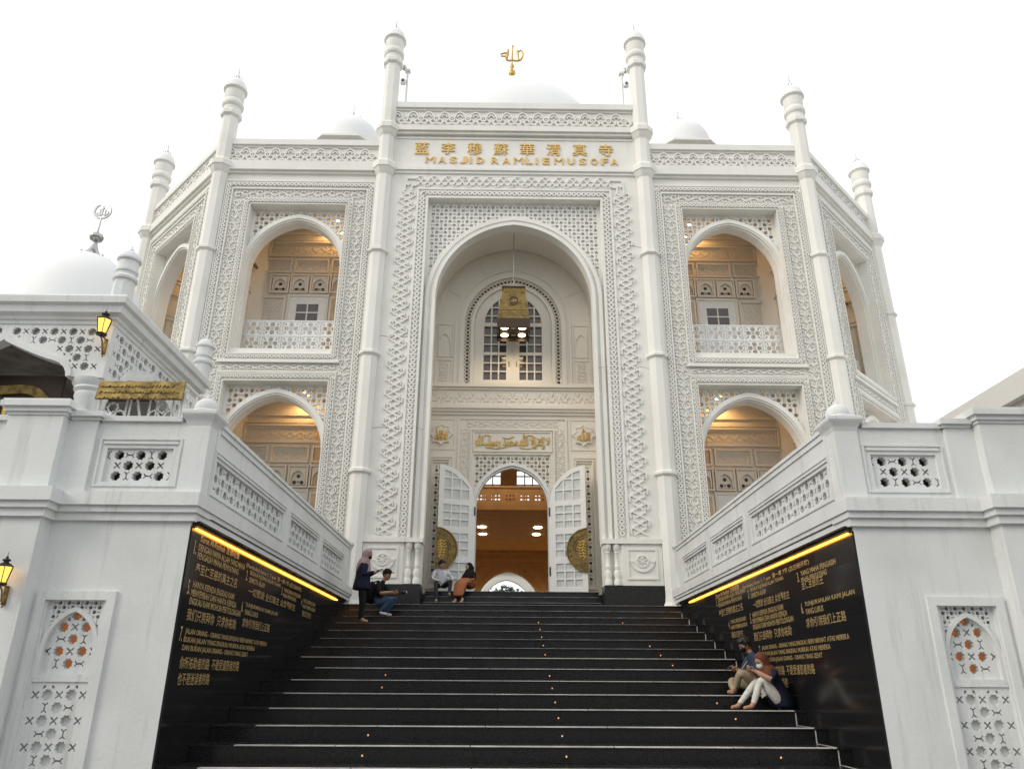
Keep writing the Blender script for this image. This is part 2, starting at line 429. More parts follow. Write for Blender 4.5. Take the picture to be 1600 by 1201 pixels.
def vine(mb, F, a, b, period, amp, w, d0, d1):
    """scrolling leaf relief along a band"""
    L = math.hypot(b[0] - a[0], b[1] - a[1]); t = ((b[0] - a[0]) / L, (b[1] - a[1]) / L); nrm = (-t[1], t[0])
    n = max(1, round(L / period)); p = L / n
    def mp(pts): return [(a[0] + t[0] * s + nrm[0] * q, a[1] + t[1] * s + nrm[1] * q) for s, q in pts]
    K = 8
    mb.ribbon(F, mp([(p * i / K, amp * .55 * math.sin(2 * math.pi * i / K)) for i in range(n * K + 1)]), w, d0, d1)
    for i in range(n * 2):
        sg = 1 if i % 2 == 0 else -1
        s = (i + .5) * p / 2
        sp = [(s + (.26 - .02 * k) * p * math.cos(k * .75 + 1.2), -sg * amp * .38 + sg * (.62 - .055 * k) * amp * math.sin(k * .75 + 1.2)) for k in range(8)]
        mb.ribbon(F, mp(sp), w * .9, d0, d1 - .003)
        for q in (-1, 1):
            c = s + q * p * .17
            mb.plate(F, mp([(c - p * .07, sg * amp * .78), (c, sg * amp * .62), (c + p * .08, sg * amp * .8), (c, sg * amp)]), [], d0, d1 - .002, False)
            c = s + q * p * .12
            mb.plate(F, mp([(c - p * .05, -sg * amp * .86), (c, -sg * amp * .72), (c + p * .05, -sg * amp * .86), (c, -sg * amp)]), [], d0, d1 - .002, False)
def frieze(mb, F, u0, u1, z0, z1, period, w, d0, d1):
    """row of rings, crescents and chevrons"""
    n = max(1, round((u1 - u0) / period)); p = (u1 - u0) / n; h = z1 - z0
    for i in range(n):
        c = u0 + (i + .5) * p
        mb.ribbon(F, ngon(c, z0 + h * .48, p * .17, 12), w, d0, d1, True)
        mb.plate(F, ngon(c, z0 + h * .48, p * .06, 8), [], d0, d1, False)
        mb.ribbon(F, [(c - p * .5 + p * .30 * math.cos(math.pi * k / 8), z0 + h * .60 + h * .36 * math.sin(math.pi * k / 8)) for k in range(9)], w, d0, d1 - .003)
        mb.ribbon(F, [(c - p * .5 + p * .15 * math.cos(math.pi * k / 6), z0 + h * .60 + h * .17 * math.sin(math.pi * k / 6)) for k in range(7)], w * .8, d0, d1)
        mb.ribbon(F, [(c - p * .5, z0 + h * .36), (c - p * .28, z0 + h * .10), (c, z0 + h * .2), (c + p * .28, z0 + h * .10), (c + p * .5, z0 + h * .36)], w, d0, d1)
        for sg in (-1, 1): mb.ribbon(F, [(c + sg * p * .2, z0 + h * .5), (c + sg * p * .36, z0 + h * .34), (c + sg * p * .5, z0 + h * .5)], w * .8, d0, d1 - .002)

# ---- raised lettering
def text_mesh(name, body, F, u0, u1, v0, h, depth, mat, d=0.0, bold=0.0, parent=None, local=False, flat=True, fit='wh'):
    cu = bpy.data.curves.new(name, 'FONT'); cu.body = body; cu.resolution_u = 2
    cu.offset = bold
    to = bpy.data.objects.new(name, cu); COL.objects.link(to)
    dg = bpy.context.evaluated_depsgraph_get(); dg.update()
    me = bpy.data.meshes.new_from_object(to.evaluated_get(dg))
    vs = [v.co.copy() for v in me.vertices]; fs = [tuple(p.vertices) for p in me.polygons]
    bpy.data.objects.remove(to); bpy.data.curves.remove(cu); bpy.data.meshes.remove(me)
    if not vs: return None
    x0 = min(v.x for v in vs); x1 = max(v.x for v in vs); y0 = min(v.y for v in vs); y1 = max(v.y for v in vs)
    sy = h / max(y1 - y0, 1e-6); sx = (u1 - u0) / max(x1 - x0, 1e-6)
    mb = MB(); n = len(vs)
    top = [F.p(u0 + (v.x - x0) * sx, v0 + (v.y - y0) * sy, d + depth) for v in vs]
    if depth <= .0061: mb.add(top, fs)
    else:
        bot = [F.p(u0 + (v.x - x0) * sx, v0 + (v.y - y0) * sy, d) for v in vs]
        cnt = {}
        for f in fs:
            for i in range(len(f)):
                e = (f[i], f[(i + 1) % len(f)]); cnt[e] = 1
        side = [(a, a + n, b + n, b) for (a, b) in cnt if (b, a) not in cnt]
        mb.add(top + bot, fs + side)
    return obj(name, mb, mat, parent, local)

# ================================================================== SETTING
g = MB(); g.box(-400, 400, -400, 400, -0.3, 0.0)
obj('ground', g, 'ground', kind='structure')
XW = 4.07                                        # inner face of the granite walls beside the stairs
def st(k): return 18.14 - .657 * k, 3.23 - .19 * k
stairs = bpy.data.objects.new('stairs', None); link(stairs); stairs['kind'] = 'structure'
for k in range(-1, 17):
    Y, Z = st(k); b = MB()
    yb = 22.0 if k == -1 else st(k - 1)[0] + .04
    b.box(-XW + .004, XW - .004, Y + .022, yb, Z - .19 if k < 16 else 0, Z - .022)
    s_ = obj('step', b, 'granite', stairs)
    n_ = 7; off = .35 if k % 2 else 0.0; xs = [-XW + .004] + [-XW + off + (i + 1) * 2 * XW / n_ for i in range(n_ - (1 if k % 2 else 1))] + [XW - .004]
    for x0, x1 in zip(xs[:-1], xs[1:]):
        if x1 - x0 < .05: continue
        rb = MB(); rb.box(x0 + .0012, x1 - .0012, Y, Y + .021, Z - .1895 if k < 16 else 0, Z - .0215); obj('riser_slab', rb, 'granite', s_)
        rb = MB(); rb.box(x0 + .0012, x1 - .0012, Y - .018, yb, Z - .021, Z); obj('tread_slab', rb, 'granite', s_)
    # pale edge strips lying on the nosing, in lengths with gaps; upper steps get painted grey edge reflections
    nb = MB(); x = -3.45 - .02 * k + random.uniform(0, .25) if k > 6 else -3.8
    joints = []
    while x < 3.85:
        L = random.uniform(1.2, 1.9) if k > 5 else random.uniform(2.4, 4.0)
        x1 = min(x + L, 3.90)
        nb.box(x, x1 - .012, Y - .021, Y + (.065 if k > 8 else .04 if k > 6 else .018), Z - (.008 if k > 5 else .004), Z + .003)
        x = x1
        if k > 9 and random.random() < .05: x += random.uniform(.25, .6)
    obj('edge_strip_or_glint', nb, 'strip' if k > 5 else 'edge_glint', s_)
    if 0 <= k:
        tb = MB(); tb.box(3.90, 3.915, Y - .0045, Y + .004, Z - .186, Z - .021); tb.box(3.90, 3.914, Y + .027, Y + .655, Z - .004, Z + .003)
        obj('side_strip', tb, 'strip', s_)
    for px in ([0.55] if k not in (0, 6) else []) + ([2.35 + .07 * k] if k in (1, 4, 5, 6, 9, 10, 12) else []) + ([-2.55 + .05 * k] if k in (7, 8, 11, 12) else []):
        if k < 1: continue
        lb = MB(); lb.box(px - .009, px + .009, Y - .006, Y + .01, Z - .12, Z - .10)
        obj('step_light', lb, 'steplight', s_)
for i, (Y, Z) in enumerate(((20.2, 3.61), (20.66, 3.80), (21.12, 3.99))):
    b = MB(); yb = (20.70, 21.16, 22.3)[i]
    b.box(-2.36, 2.36, Y, yb, Z - .186, Z - .02); b.box(-2.36, 2.36, Y - .018, yb, Z - .02, Z)
    s_ = obj('step', b, 'granite', stairs)
    nb = MB(); nb.box(-2.3, 2.3, Y - .020, Y + .01, Z - .004, Z + .003); obj('edge_strip_or_glint', nb, 'edge_glint', s_)  # nosing reflection of the top flight, painted as a grey line
for sx in (-1, 1):
    b = MB(); b.box(sx * 4.3, sx * 40, 9.6, 19.9, 3.2, 3.8)
    obj('terrace_floor', b, 'ground', kind='structure')

# unseen tree belt added behind the viewer: darkens granite reflections and dims lower walls
tl = MB(); rr = random.Random(11)
for i in range(9000):
    x = rr.uniform(-60, 60); k = abs(math.sin(x * .21 + 1)) * .5 + abs(math.sin(x * .083)) * .5; z = rr.uniform(.8, 9 + 6 * k); y = -15 - rr.uniform(0, 7) + 2 * math.sin(x * .3)
    c = Vector((x, y, z)); d1 = Vector((rr.gauss(0, 1), rr.gauss(0, 1), rr.gauss(0, 1))).normalized() * rr.uniform(.35, .8); d2 = d1.cross(Vector((rr.gauss(0, 1), rr.gauss(0, 1), rr.gauss(0, 1)))).normalized() * .4
    tl.add([c - d1, c + d2, c + d1, c - d2], [(0, 1, 2, 3)])
obj('added_tree_belt', tl, 'leaf', kind='stuff')

# ================================================================== THE MOSQUE
mosque = thing('mosque', 'large white carved mosque with corner turrets, balconies and a tall arched portal', 'mosque', (0, 20, 3.42))
# ---- central block
F = F20
cw = MB()
hole = arch(2.72, 15.9, .001, 4.0, 1)
cw.plate(F, [(-4.17, 3.42), (-2.72, 3.42), (-2.72, 15.9), (2.72, 15.9), (2.72, 3.42), (4.17, 3.42), (4.17, 17.03), (-4.17, 17.03)], [], -.42, 0)
central = obj('portal_front_wall', cw, 'white', mosque)
# name panel, cornices and parapet
b = MB(); b.fbox(F, -4.17, 4.17, 17.03, 18.46, -.42, -.03); b.frame(F, -3.93, 3.93, 17.06, 18.30, .075, -.03, .0)
panel = obj('name_panel', b, 'white', mosque)
b = MB(); b.fbox(F, -4.1, 4.1, 16.93, 17.03, 0, .10); b.fbox(F, -4.1, 4.1, 16.83, 16.93, 0, .05)
obj('cornice', b, 'white', mosque)
b = MB(); b.fbox(F, -4.1, 4.1, 18.46, 18.66, -.42, .16); b.fbox(F, -4.1, 4.1, 18.36, 18.458, -.03, .09)
obj('cornice', b, 'white', mosque)
b = MB(); b.fbox(F, -4.1, 4.1, 18.66, 19.42, -.42, 0); b.fbox(F, -4.1, 4.1, 19.42, 19.64, -.5, .12); b.fbox(F, -4.1, 4.1, 19.34, 19.42, 0, .05)
b.box(-4.1, -3.7, 20.42, 22.8, 16.5, 19.5); b.box(3.7, 4.1, 20.42, 22.8, 16.5, 19.5)
par = obj('parapet', b, 'white', mosque)
b = MB(); frieze(b, F, -3.88, 3.88, 18.74, 19.30, .52, .05, 0, .06)
obj('frieze_relief', b, 'relief', par, kind='stuff')
# raised letters
cj = '藍李穆蘇華清真寺'
for i, ch in enumerate(cj):
    u = -3.02 + i * (6.0 / 7)
    text_mesh('letter', ch, F, u - .23, u + .23, 17.62, .47, .034, 'goldlet', -.025, .006, panel)
lat = 'MASJID RAMLIE MUSOFA'
pos = [-2.78, -2.38, -2.00, -1.66, -1.42, -1.10, None, -.60, -.22, .19, .55, .80, 1.12, None, 1.55, 1.96, 2.36, 2.74, 3.10, 3.42]
for ch, u in zip(lat, pos):
    if u is None: continue
    u = u * .962 - .06; w = .06 if ch == 'I' else (.30 if ch == 'M' else .235)
    text_mesh('letter', ch, F, u - w / 2, u + w / 2, 17.27, .255, .034, 'goldlet', -.025, .0 if ch == 'M' else .022, panel)
# relief bands
b = MB()
knots(b, F, (-3.39, 5.32), (-3.39, 16.15), .44, .25, .040, 0, .042); knots(b, F, (3.39, 16.15), (3.39, 5.32), .44, .25, .040, 0, .042)
knots(b, F, (-3.1, 16.52), (3.1, 16.52), .44, .20, .036, 0, .04)
for sg in (-1, 1):
    b.ribbon(F, [(sg * 3.1, 16.63), (sg * 3.42, 16.63), (sg * 3.50, 16.15)], .052, 0, .05); b.ribbon(F, [(sg * 3.1, 16.36), (sg * 3.26, 16.36), (sg * 3.26, 16.15)], .052, 0, .05)
    b.plate(F, star(sg * 3.38, 16.42, .09, 4, .6), [], 0, .05, False)
obj('strapwork_border', b, 'relief', central, kind='stuff')
b = MB()
for sg in (-1, 1):
    b.fbox(F, sg * 3.09, sg * 3.02, 5.24, 16.29, 0, .04) if sg > 0 else b.fbox(F, -3.09, -3.02, 5.24, 16.29, 0, .04)
b.fbox(F, -3.02, 3.02, 16.22, 16.29, 0, .04)
b.strip(F, [(-2.79, 5.24), (-2.79, 15.97), (2.79, 15.97), (2.79, 5.24)], [(-2.721, 5.24), (-2.721, 15.899), (2.721, 15.899), (2.721, 5.24)], 0, .04)
obj('frame_moulding', b, 'white', central)
b = MB(); beads(b, F, [(-2.905, 5.3), (-2.905, 16.09), (2.905, 16.09), (2.905, 5.3)], .155, .078, 0, .05)
for sg in (-1, 1):
    n = 70
    for i in range(n):
        z = 5.3 + 10.7 * (i + .0) / n
        for q in (-1, 1): b.plate(F, [(sg * 2.905 + q * .095, z - .03), (sg * 2.905 + q * .06, z), (sg * 2.905 + q * .095, z + .03), (sg * 2.905 + q * .108, z)], [], 0, .03, False)
obj('bead_border', b, 'relief', central, kind='stuff')
b = MB(); rr = random.Random(9)
for u0, u1, z in ((-4.0, -2.8, 11.05), (-3.95, -2.5, 8.25), (2.45, 4.0, 10.15), (2.8, 3.95, 14.2), (-1.6, -1.55, 16.7)):
    n = 26; b.ribbon(F, [(u0 + (u1 - u0) * i / n, z + rr.gauss(0, .012) + .03 * math.sin(i * .4)) for i in range(n + 1)], .008, 0.0, .0025)
obj('hairline_crack', b, 'plaster_dark', central, kind='stuff')
# stone lattice over the portal arch, with a closed back
ZS, H = 12.45, 2.55
def ok(u, v, r): return not arch_in(u, v, 2.44 + r, ZS, H + .12 + r)
Hh, Ss = girih(-2.72, 2.72, 12.35, 15.9, .27, ok, ou=0, ov=15.75, rs=.235)
outer = [(-2.72, 12.3), (-2.72, 15.9), (2.72, 15.9), (2.72, 12.3)] + arch(2.42, ZS, H + .04, 12.3, 16)[::-1]
b = MB(); b.plate(F, outer, Hh + Ss, -.31, -.25)
obj('lattice_screen', b, 'relief', central)
b = MB(); b.plate(F, outer, [], -.40, -.315); obj('lattice_backing', b, 'white', central)
# stepped arch moulding and jambs
b = MB()
for (wo, wi, ho, hi, d0, d1) in ((2.718, 2.66, .40, .32, -.42, -.2), (2.66, 2.55, .32, .2, -.42, -.10), (2.55, 2.46, .2, .1, -.42, -.15), (2.46, 2.36, .1, 0, -.45, -.06)):
    A = arch(wo, ZS, H + ho, 5.22, 22); B = arch(wi, ZS, H + hi, 5.22, 22)
    b.strip(F, A, B, d0, d1)
obj('arch_moulding', b, 'white', central, smooth=30)
# pedestals with twin colonnettes, black plinth
for sg in (-1, 1):
    b = MB(); u0, u1 = (2.86, 3.92) if sg > 0 else (-3.92, -2.86)
    b.fbox(F, u0, u1, 4.03, 5.10, 0, .05); b.fbox(F, u0 - .02, u1 + .02, 5.10, 5.22, 0, .11); b.frame(F, u0 + .13, u1 - .13, 4.18, 4.98, .05, .05, .075)
    b.fbox(F, sg * 2.38 if sg > 0 else -2.85, 2.85 if sg > 0 else -2.38, 4.03, 5.2, -.42, -.12)
    b.fbox(F, 2.36 if sg > 0 else -2.86, 2.86 if sg > 0 else -2.36, 5.1, 5.22, -.42, .09)
    pd = obj('pedestal', b, 'white', mosque)
    e = MB(); cu = sg * 3.39
    e.ribbon(F, [(cu + .29 * math.cos(R(200 + 14 * i)), 4.66 + .27 * math.sin(R(200 + 14 * i))) for i in range(11)], .045, .05, .08)
    for i in range(8):
        a = R(22.5 + 45 * i); e.ribbon(F, [(cu, 4.65), (cu + .16 * math.cos(a), 4.65 + .16 * math.sin(a))], .028, .05, .075)
    e.ribbon(F, ngon(cu, 4.65, .15, 16), .03, .05, .08, True); e.plate(F, star(cu, 4.74, .06, 5, .45, R(90)), [], .05, .085, False)
    for q in (-1, 1): e.ribbon(F, [(cu + q * .26, 4.55), (cu + q * .33, 4.66), (cu + q * .24, 4.63)], .03, .05, .08)
    obj('emblem', e, 'relief', pd)
    for q in (2.50, 2.73):
        c = MB(); pr = [(.10, 4.04), (.10, 4.14), (.085, 4.18), (.075, 4.22), (.10, 4.32), (.075, 4.40), (.06, 4.44), (.06, 4.46), (.072, 4.47), (.06, 4.49), (.072, 4.51), (.06, 4.53), (.058, 4.86), (.07, 4.88), (.06, 4.9), (.085, 4.95), (.105, 5.02), (.105, 5.09)]
        c.lathe(sg * q, 20.03, pr, 10); obj('colonnette', c, 'white', pd, smooth=50)
    b = MB(); b.fbox(F, 2.37 if sg > 0 else -3.96, 3.96 if sg > 0 else -2.37, 3.425, 4.028, -.45, .09)
    obj('plinth', b, 'granite', mosque)

# ---- portal recess (vault, side walls, back wall)
FB = Fr((0, 21.9, 0), (0, -1, 0))
b = MB()
A = arch(2.74, ZS, 2.95, 3.9, 18); B = arch(2.58, ZS, 2.77, 3.9, 18)
b.strip(Fr((0, 21.89, 0), (0, -1, 0)), A, B, 0, 1.45)
vault = obj('portal_vault', b, 'cream', mosque, smooth=35)
b = MB()
for sg in (-1, 1):
    FS = Fr((sg * 2.58, 21.2, 0), (-sg, 0, 0))
    for z0, z1 in ((4.15, 5.0), (5.15, 7.9), (8.3, 9.1), (10.5, 12.2)): b.frame(FS, -.5, .45, z0, z1, .05, 0, .03)
obj('panel_moulding', b, 'cream', vault)
bw = MB()
win_hole = arch(1.34, 12.45, 1.47, 10.36, 12)
door_hole = [(-1.16, 3.99), (-1.16, 8.08), (1.16, 8.08), (1.16, 3.99)]
side1 = [(1.93, 4.2), (2.38, 4.2), (2.38, 7.82), (1.93, 7.82)]
side2 = [(-a, v) for a, v in side1]
strip_o = arch(1.55, 12.45, 1.70, 10.36, 14)
bw.plate(FB, [(-2.75, 3.995), (-1.16, 3.995), (-1.16, 8.08), (1.16, 8.08), (1.16, 3.995), (2.75, 3.995), (2.75, 15.4), (-2.75, 15.4)], [strip_o, side1, side2], -.22, 0)
portal = obj('portal_back_wall', bw, 'cream', mosque)
# ring of pierced lattice round the window
def okr(u, v, r): return not arch_in(u, v, 1.375 + r, 12.45, 1.50 + r) and arch_in(u, v, 1.53 - r, 12.45, 1.68 - r)
b = MB(); holes = []
def along(w, zs, h, z0, step):
    pts = arch(w, zs, h, z0, 40); out = []; acc = 0; last = pts[0]
    for a, c in zip(pts[:-1], pts[1:]):
        l = math.hypot(c[0] - a[0], c[1] - a[1]); 
        while acc <= l:
            q = acc / l if l else 0; out.append((a[0] + (c[0] - a[0]) * q, a[1] + (c[1] - a[1]) * q)); acc += step
        acc -= l
    return out
ring_pts = along(1.45, 12.45, 1.59, 10.42, .125)
for i, (u, v) in enumerate(ring_pts):
    holes.append(ngon(u, v, .052, 8, .4))
for i, (u, v) in enumerate(along(1.45, 12.45, 1.59, 10.42 + .0625, .125)[:-1]):
    n_ = Vector((u, v - 12.45)) if v > 12.45 else Vector((u, 0)); n_ = n_.normalized(); t_ = Vector((-n_.y, n_.x))
    for q in (-1, 1):
        c_ = Vector((u, v)) + n_ * q * .062; holes.append([tuple(c_ + n_ * q * .02 + t_ * .035), tuple(c_ + n_ * q * .02 - t_ * .035), tuple(c_ - n_ * q * .025)])
b.plate(FB, arch(1.56, 12.45, 1.71, 10.37, 14), [arch(1.33, 12.45, 1.46, 10.37, 14)] and [], -.10, -.05) if False else None
ro = arch(1.548, 12.45, 1.698, 10.37, 20); ri = arch(1.345, 12.45, 1.475, 10.37, 20)
b.plate(FB, ro + ri[::-1], holes, -.09, -.04)
obj('lattice_screen', b, 'cream', portal)
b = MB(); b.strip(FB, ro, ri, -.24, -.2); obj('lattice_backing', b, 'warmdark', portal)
b = MB()
b.fbox(FB, -1.56, 1.56, 10.31, 10.375, -.2, .02)
for wo, wi, ho, hi, d in ((1.70, 1.555, 1.86, 1.705, .05), (1.345, 1.24, 1.475, 1.37, .03), (1.87, 1.80, 2.03, 1.96, .034), (2.50, 2.44, 2.70, 2.64, .02)):
    b.strip(FB, arch(wo, 12.45, ho, 10.36, 18), arch(wi, 12.45, hi, 10.36, 18), -.05, d)
for a in (28, 62, 118, 152):
    ca, sa = math.cos(R(a)), math.sin(R(a)); b.ribbon(FB, [(1.94 * ca, 12.45 + 2.1 * sa), (2.44 * ca, 12.45 + 2.62 * sa)], .035, 0, .018)
obj('arch_moulding', b, 'cream', portal, smooth=30)
# window with two leaves
b = MB(); wp = arch(1.26, 12.45, 1.39, 10.36, 16); gl = arch(.92, 12.45, 1.08, 10.54, 16)
b.strip(FB, wp, arch(.93, 12.45, 1.09, 10.36, 16), -.2, -.06)
b.fbox(FB, -1.24, 1.24, 10.362, 10.53, -.2, -.055); b.fbox(FB, -.21, .21, 10.5, 13.52, -.2, -.065)
b.fbox(FB, -.015, .015, 10.4, 12.4, -.06, -.05)
b.fbox(FB, -.95, .95, 12.40, 12.52, -.2, -.062); b.fbox(FB, -.95, .95, 11.39, 11.48, -.2, -.063)
for u in (-.69, -.45, .45, .69): b.fbox(FB, u - .022, u + .022, 10.5, 13.45 if abs(u) < .5 else 13.15, -.19, -.08)
for v in (10.83, 11.12, 11.77, 12.08, 12.78, 13.08): b.fbox(FB, -.94, .94, v - .018, v + .018, -.19, -.082)
win = obj('portal_window', b, 'cream', mosque)
def gtop(u): 
    w, zs, h = .92, 12.45, 1.08; c = (h * h - w * w) / (2 * w); return zs + math.sqrt(max(0, (w + c) ** 2 - (abs(u) + c) ** 2))
for c0, c1 in ((.21, .43), (.47, .67), (.71, .92)):
    for r0, r1 in ((10.53, 10.815), (10.845, 11.105), (11.135, 11.39), (11.48, 11.755), (11.785, 12.065), (12.095, 12.40), (12.52, 12.765), (12.795, 13.065), (13.095, 13.52)):
        for sg in (-1, 1):
            us = [c0 + (c1 - c0) * i / 6 for i in range(7)]; tops = [(u, r1 if r1 < 12.46 else min(r1, gtop(u) + .03)) for u in us]
            tops = [(u, z) for u, z in tops if z > r0 + .012]
            if len(tops) < 2: continue
            poly = [(sg * tops[0][0], r0), (sg * tops[-1][0], r0)] + [(sg * u, z) for u, z in tops[::-1]]
            b = MB(); b.plate(FB, poly, [], -.16, -.15); obj('pane', b, 'glass', win)
for sg in (-1, 1):        # door handles of the window leaves
    b = MB(); b.fbox(FB, sg * .12 - .012, sg * .12 + .012, 11.0, 11.16, -.064, -.02); obj('handle', b, 'brass', win)
# niches beside the window
b = MB()
for sg in (-1, 1):
    u0, u1 = (1.9, 2.46) if sg > 0 else (-2.46, -1.9)
    b.frame(FB, u0, u1, 11.27, 12.42, .04, 0, .03); b.frame(FB, u0, u1, 10.36, 11.19, .04, 0, .03)
    uc = (u0 + u1) / 2
    b.plate(FB, [(u0 + .05, 12.36), (u1 - .05, 12.36)] + [(uc + x, y) for x, y in arch(.2, 11.75, .34, 11.75, 8)[::-1]], [], 0, .022, False)
    b.ribbon(FB, [(uc + x, y) for x, y in arch(.19, 11.75, .33, 11.33, 8)], .025, 0, .03)
    vine(b, FB, (uc, 10.44), (uc, 11.12), .22, .14, .02, 0, .018)
b.frame(FB, -2.52, 2.52, 10.30, 10.36, .01, 0, .03)
obj('niche_relief', b, 'cream', portal, kind='stuff')
# ledge, frieze and cornice across the recess
b = MB(); b.fbox(FB, -2.57, 2.57, 10.20, 10.31, 0, .20); b.fbox(FB, -2.57, 2.57, 10.12, 10.20, 0, .13); b.fbox(FB, -2.57, 2.57, 9.60, 10.12, 0, .08)
b.fbox(FB, -2.57, 2.57, 9.50, 9.60, 0, .17); b.fbox(FB, -2.57, 2.57, 9.42, 9.50, 0, .12); b.fbox(FB, -2.57, 2.57, 9.33, 9.42, 0, .06)
led = obj('ledge', b, 'cream', mosque)
b = MB()
for i in range(13):
    c = -2.4 + i * .4
    b.ribbon(FB, [(c - .14, 9.95), (c - .14, 9.86), (c - .07, 9.86), (c - .07, 9.76), (c + .07, 9.76), (c + .07, 9.86), (c + .14, 9.86), (c + .14, 9.95)], .022, .08, .10)
    b.plate(FB, star(c, 9.98, .06, 4, .5), [], .08, .10, False); b.ribbon(FB, [(c - .2, 9.7), (c - .16, 9.77), (c - .2, 9.84)], .02, .08, .10); b.ribbon(FB, [(c - .06, 10.05), (c, 9.9), (c + .06, 10.05)], .02, .08, .1)
obj('frieze_relief', b, 'cream', led, kind='stuff')
# door surround: frames, calligraphy panel, star medallions
b = MB()
b.frame(FB, -1.66, 1.66, 4.0, 9.24, .05, 0, .035, False); b.frame(FB, -1.28, 1.28, 4.0, 8.88, .05, 0, .05, False)
b.frame(FB, -1.2, 1.2, 8.16, 8.82, .045, 0, .03)
for sg in (-1, 1):
    u0, u1 = (1.75, 2.56) if sg > 0 else (-2.56, -1.75)
    b.frame(FB, u0, u1, 8.22, 9.2, .025, 0, .02); b.frame(FB, u0 + .06, u1, 4.0, 8.03, .06, 0, .03, False); b.frame(FB, u0 + .13, u1 - .12, 4.14, 7.93, .04, 0, .045)
obj('frame_moulding', b, 'cream', portal)
b = MB()
vine(b, FB, (-1.45, 4.2), (-1.45, 8.9), .36, .13, .022, 0, .018); vine(b, FB, (1.45, 4.2), (1.45, 8.9), .36, .13, .022, 0, .018); vine(b, FB, (-1.4, 9.04), (1.4, 9.04), .36, .11, .022, 0, .018)
obj('scroll_relief', b, 'cream', portal, kind='stuff')
for sg in (-1, 1):
    b = MB(); c = sg * 2.16
    b.plate(FB, star(c, 8.70, .35, 8, .77, R(22.5 * 0)), [], 0, .05, False); b.ribbon(FB, star(c, 8.70, .325, 8, .77), .03, .05, .065, True)
    md = obj('star_medallion', b, 'cream', mosque)
    for k in range(8):
        pass
    body = '\uFDF2' if sg > 0 else '\uFEAA\uFEE4\uFEA4\uFEE3'
    text_mesh('gold_inscription', body, FB, c - .2, c + .2, 8.50, .40, .03, 'gold', .05, .03, md)
# gold calligraphy over the door
txt = '\uFDF2\u0020\uFEDD\uFEEE\uFEB3\uFEAD\u0020\uFEAA\uFEE4\uFEA4\uFEE3\u0020\uFDF2\u0020\uFEFB\uFE87\u0020\uFEEA\uFEDF\uFE87\u0020\uFEFB'
text_mesh('gold_inscription', txt, FB, -1.12, 1.12, 8.25, .50, .035, 'gold', .005, .022, portal)
b = MB()
for i, (u, v, L, s_) in enumerate(((-1.0, 8.34, .5, 1), (-.62, 8.30, .55, -1), (-.1, 8.32, .6, 1), (.32, 8.30, .5, -1), (.72, 8.33, .36, 1), (-.85, 8.62, .3, 1), (-.2, 8.62, .34, -1), (.45, 8.62, .3, 1), (.85, 8.60, .22, -1))):
    b.ribbon(FB, [(u + L * t / 8 - .1, v + s_ * .05 * math.sin(math.pi * t / 8) + .03 * t / 8) for t in range(9)], .02, .0, .03)
obj('gold_flourish', b, 'gold', portal)
# lattice and arch moulding of the door
def okd(u, v, r): return not arch_in(u, v, 1.15 + r, 6.5, 1.28 + r)
Hh, Ss = girih(-1.16, 1.16, 6.6, 8.08, .235, okd, ou=0, ov=7.96)
outer = [(-1.16, 6.3), (-1.16, 8.08), (1.16, 8.08), (1.16, 6.3)] + arch(1.1, 6.5, 1.22, 6.3, 14)[::-1]
b = MB(); b.plate(FB, outer, Hh + Ss, -.1, -.05); obj('lattice_screen', b, 'cream', portal)
b = MB(); b.plate(FB, outer, [], -.16, -.13); obj('lattice_backing', b, 'cream', portal)
b = MB(); 
b.strip(FB, arch(1.2, 6.5, 1.34, 3.995, 18), arch(1.10, 6.5, 1.24, 3.995, 18), -.2, -.01); b.strip(FB, arch(1.108, 6.5, 1.248, 3.995, 18), arch(1.05, 6.5, 1.18, 3.995, 18), -.22, -.05)
obj('arch_moulding', b, 'doorw', portal, smooth=30)
# narrow pierced panels left and right of the door
for sg in (-1, 1):
    u0, u1 = (1.93, 2.38) if sg > 0 else (-2.38, -1.93)
    Hh, Ss = girih(u0, u1, 4.2, 7.82, .225, lambda u, v, r: True, ou=(u0 + u1) / 2, rs=.22)
    b = MB(); b.plate(FB, rect(u0, u1, 4.2, 7.82), Hh + Ss, -.09, -.04); obj('lattice_screen', b, 'cream', portal)
    b = MB(); b.plate(FB, rect(u0, u1, 4.2, 7.82), [], -.3, -.27); obj('lattice_backing', b, 'warmdark', portal)
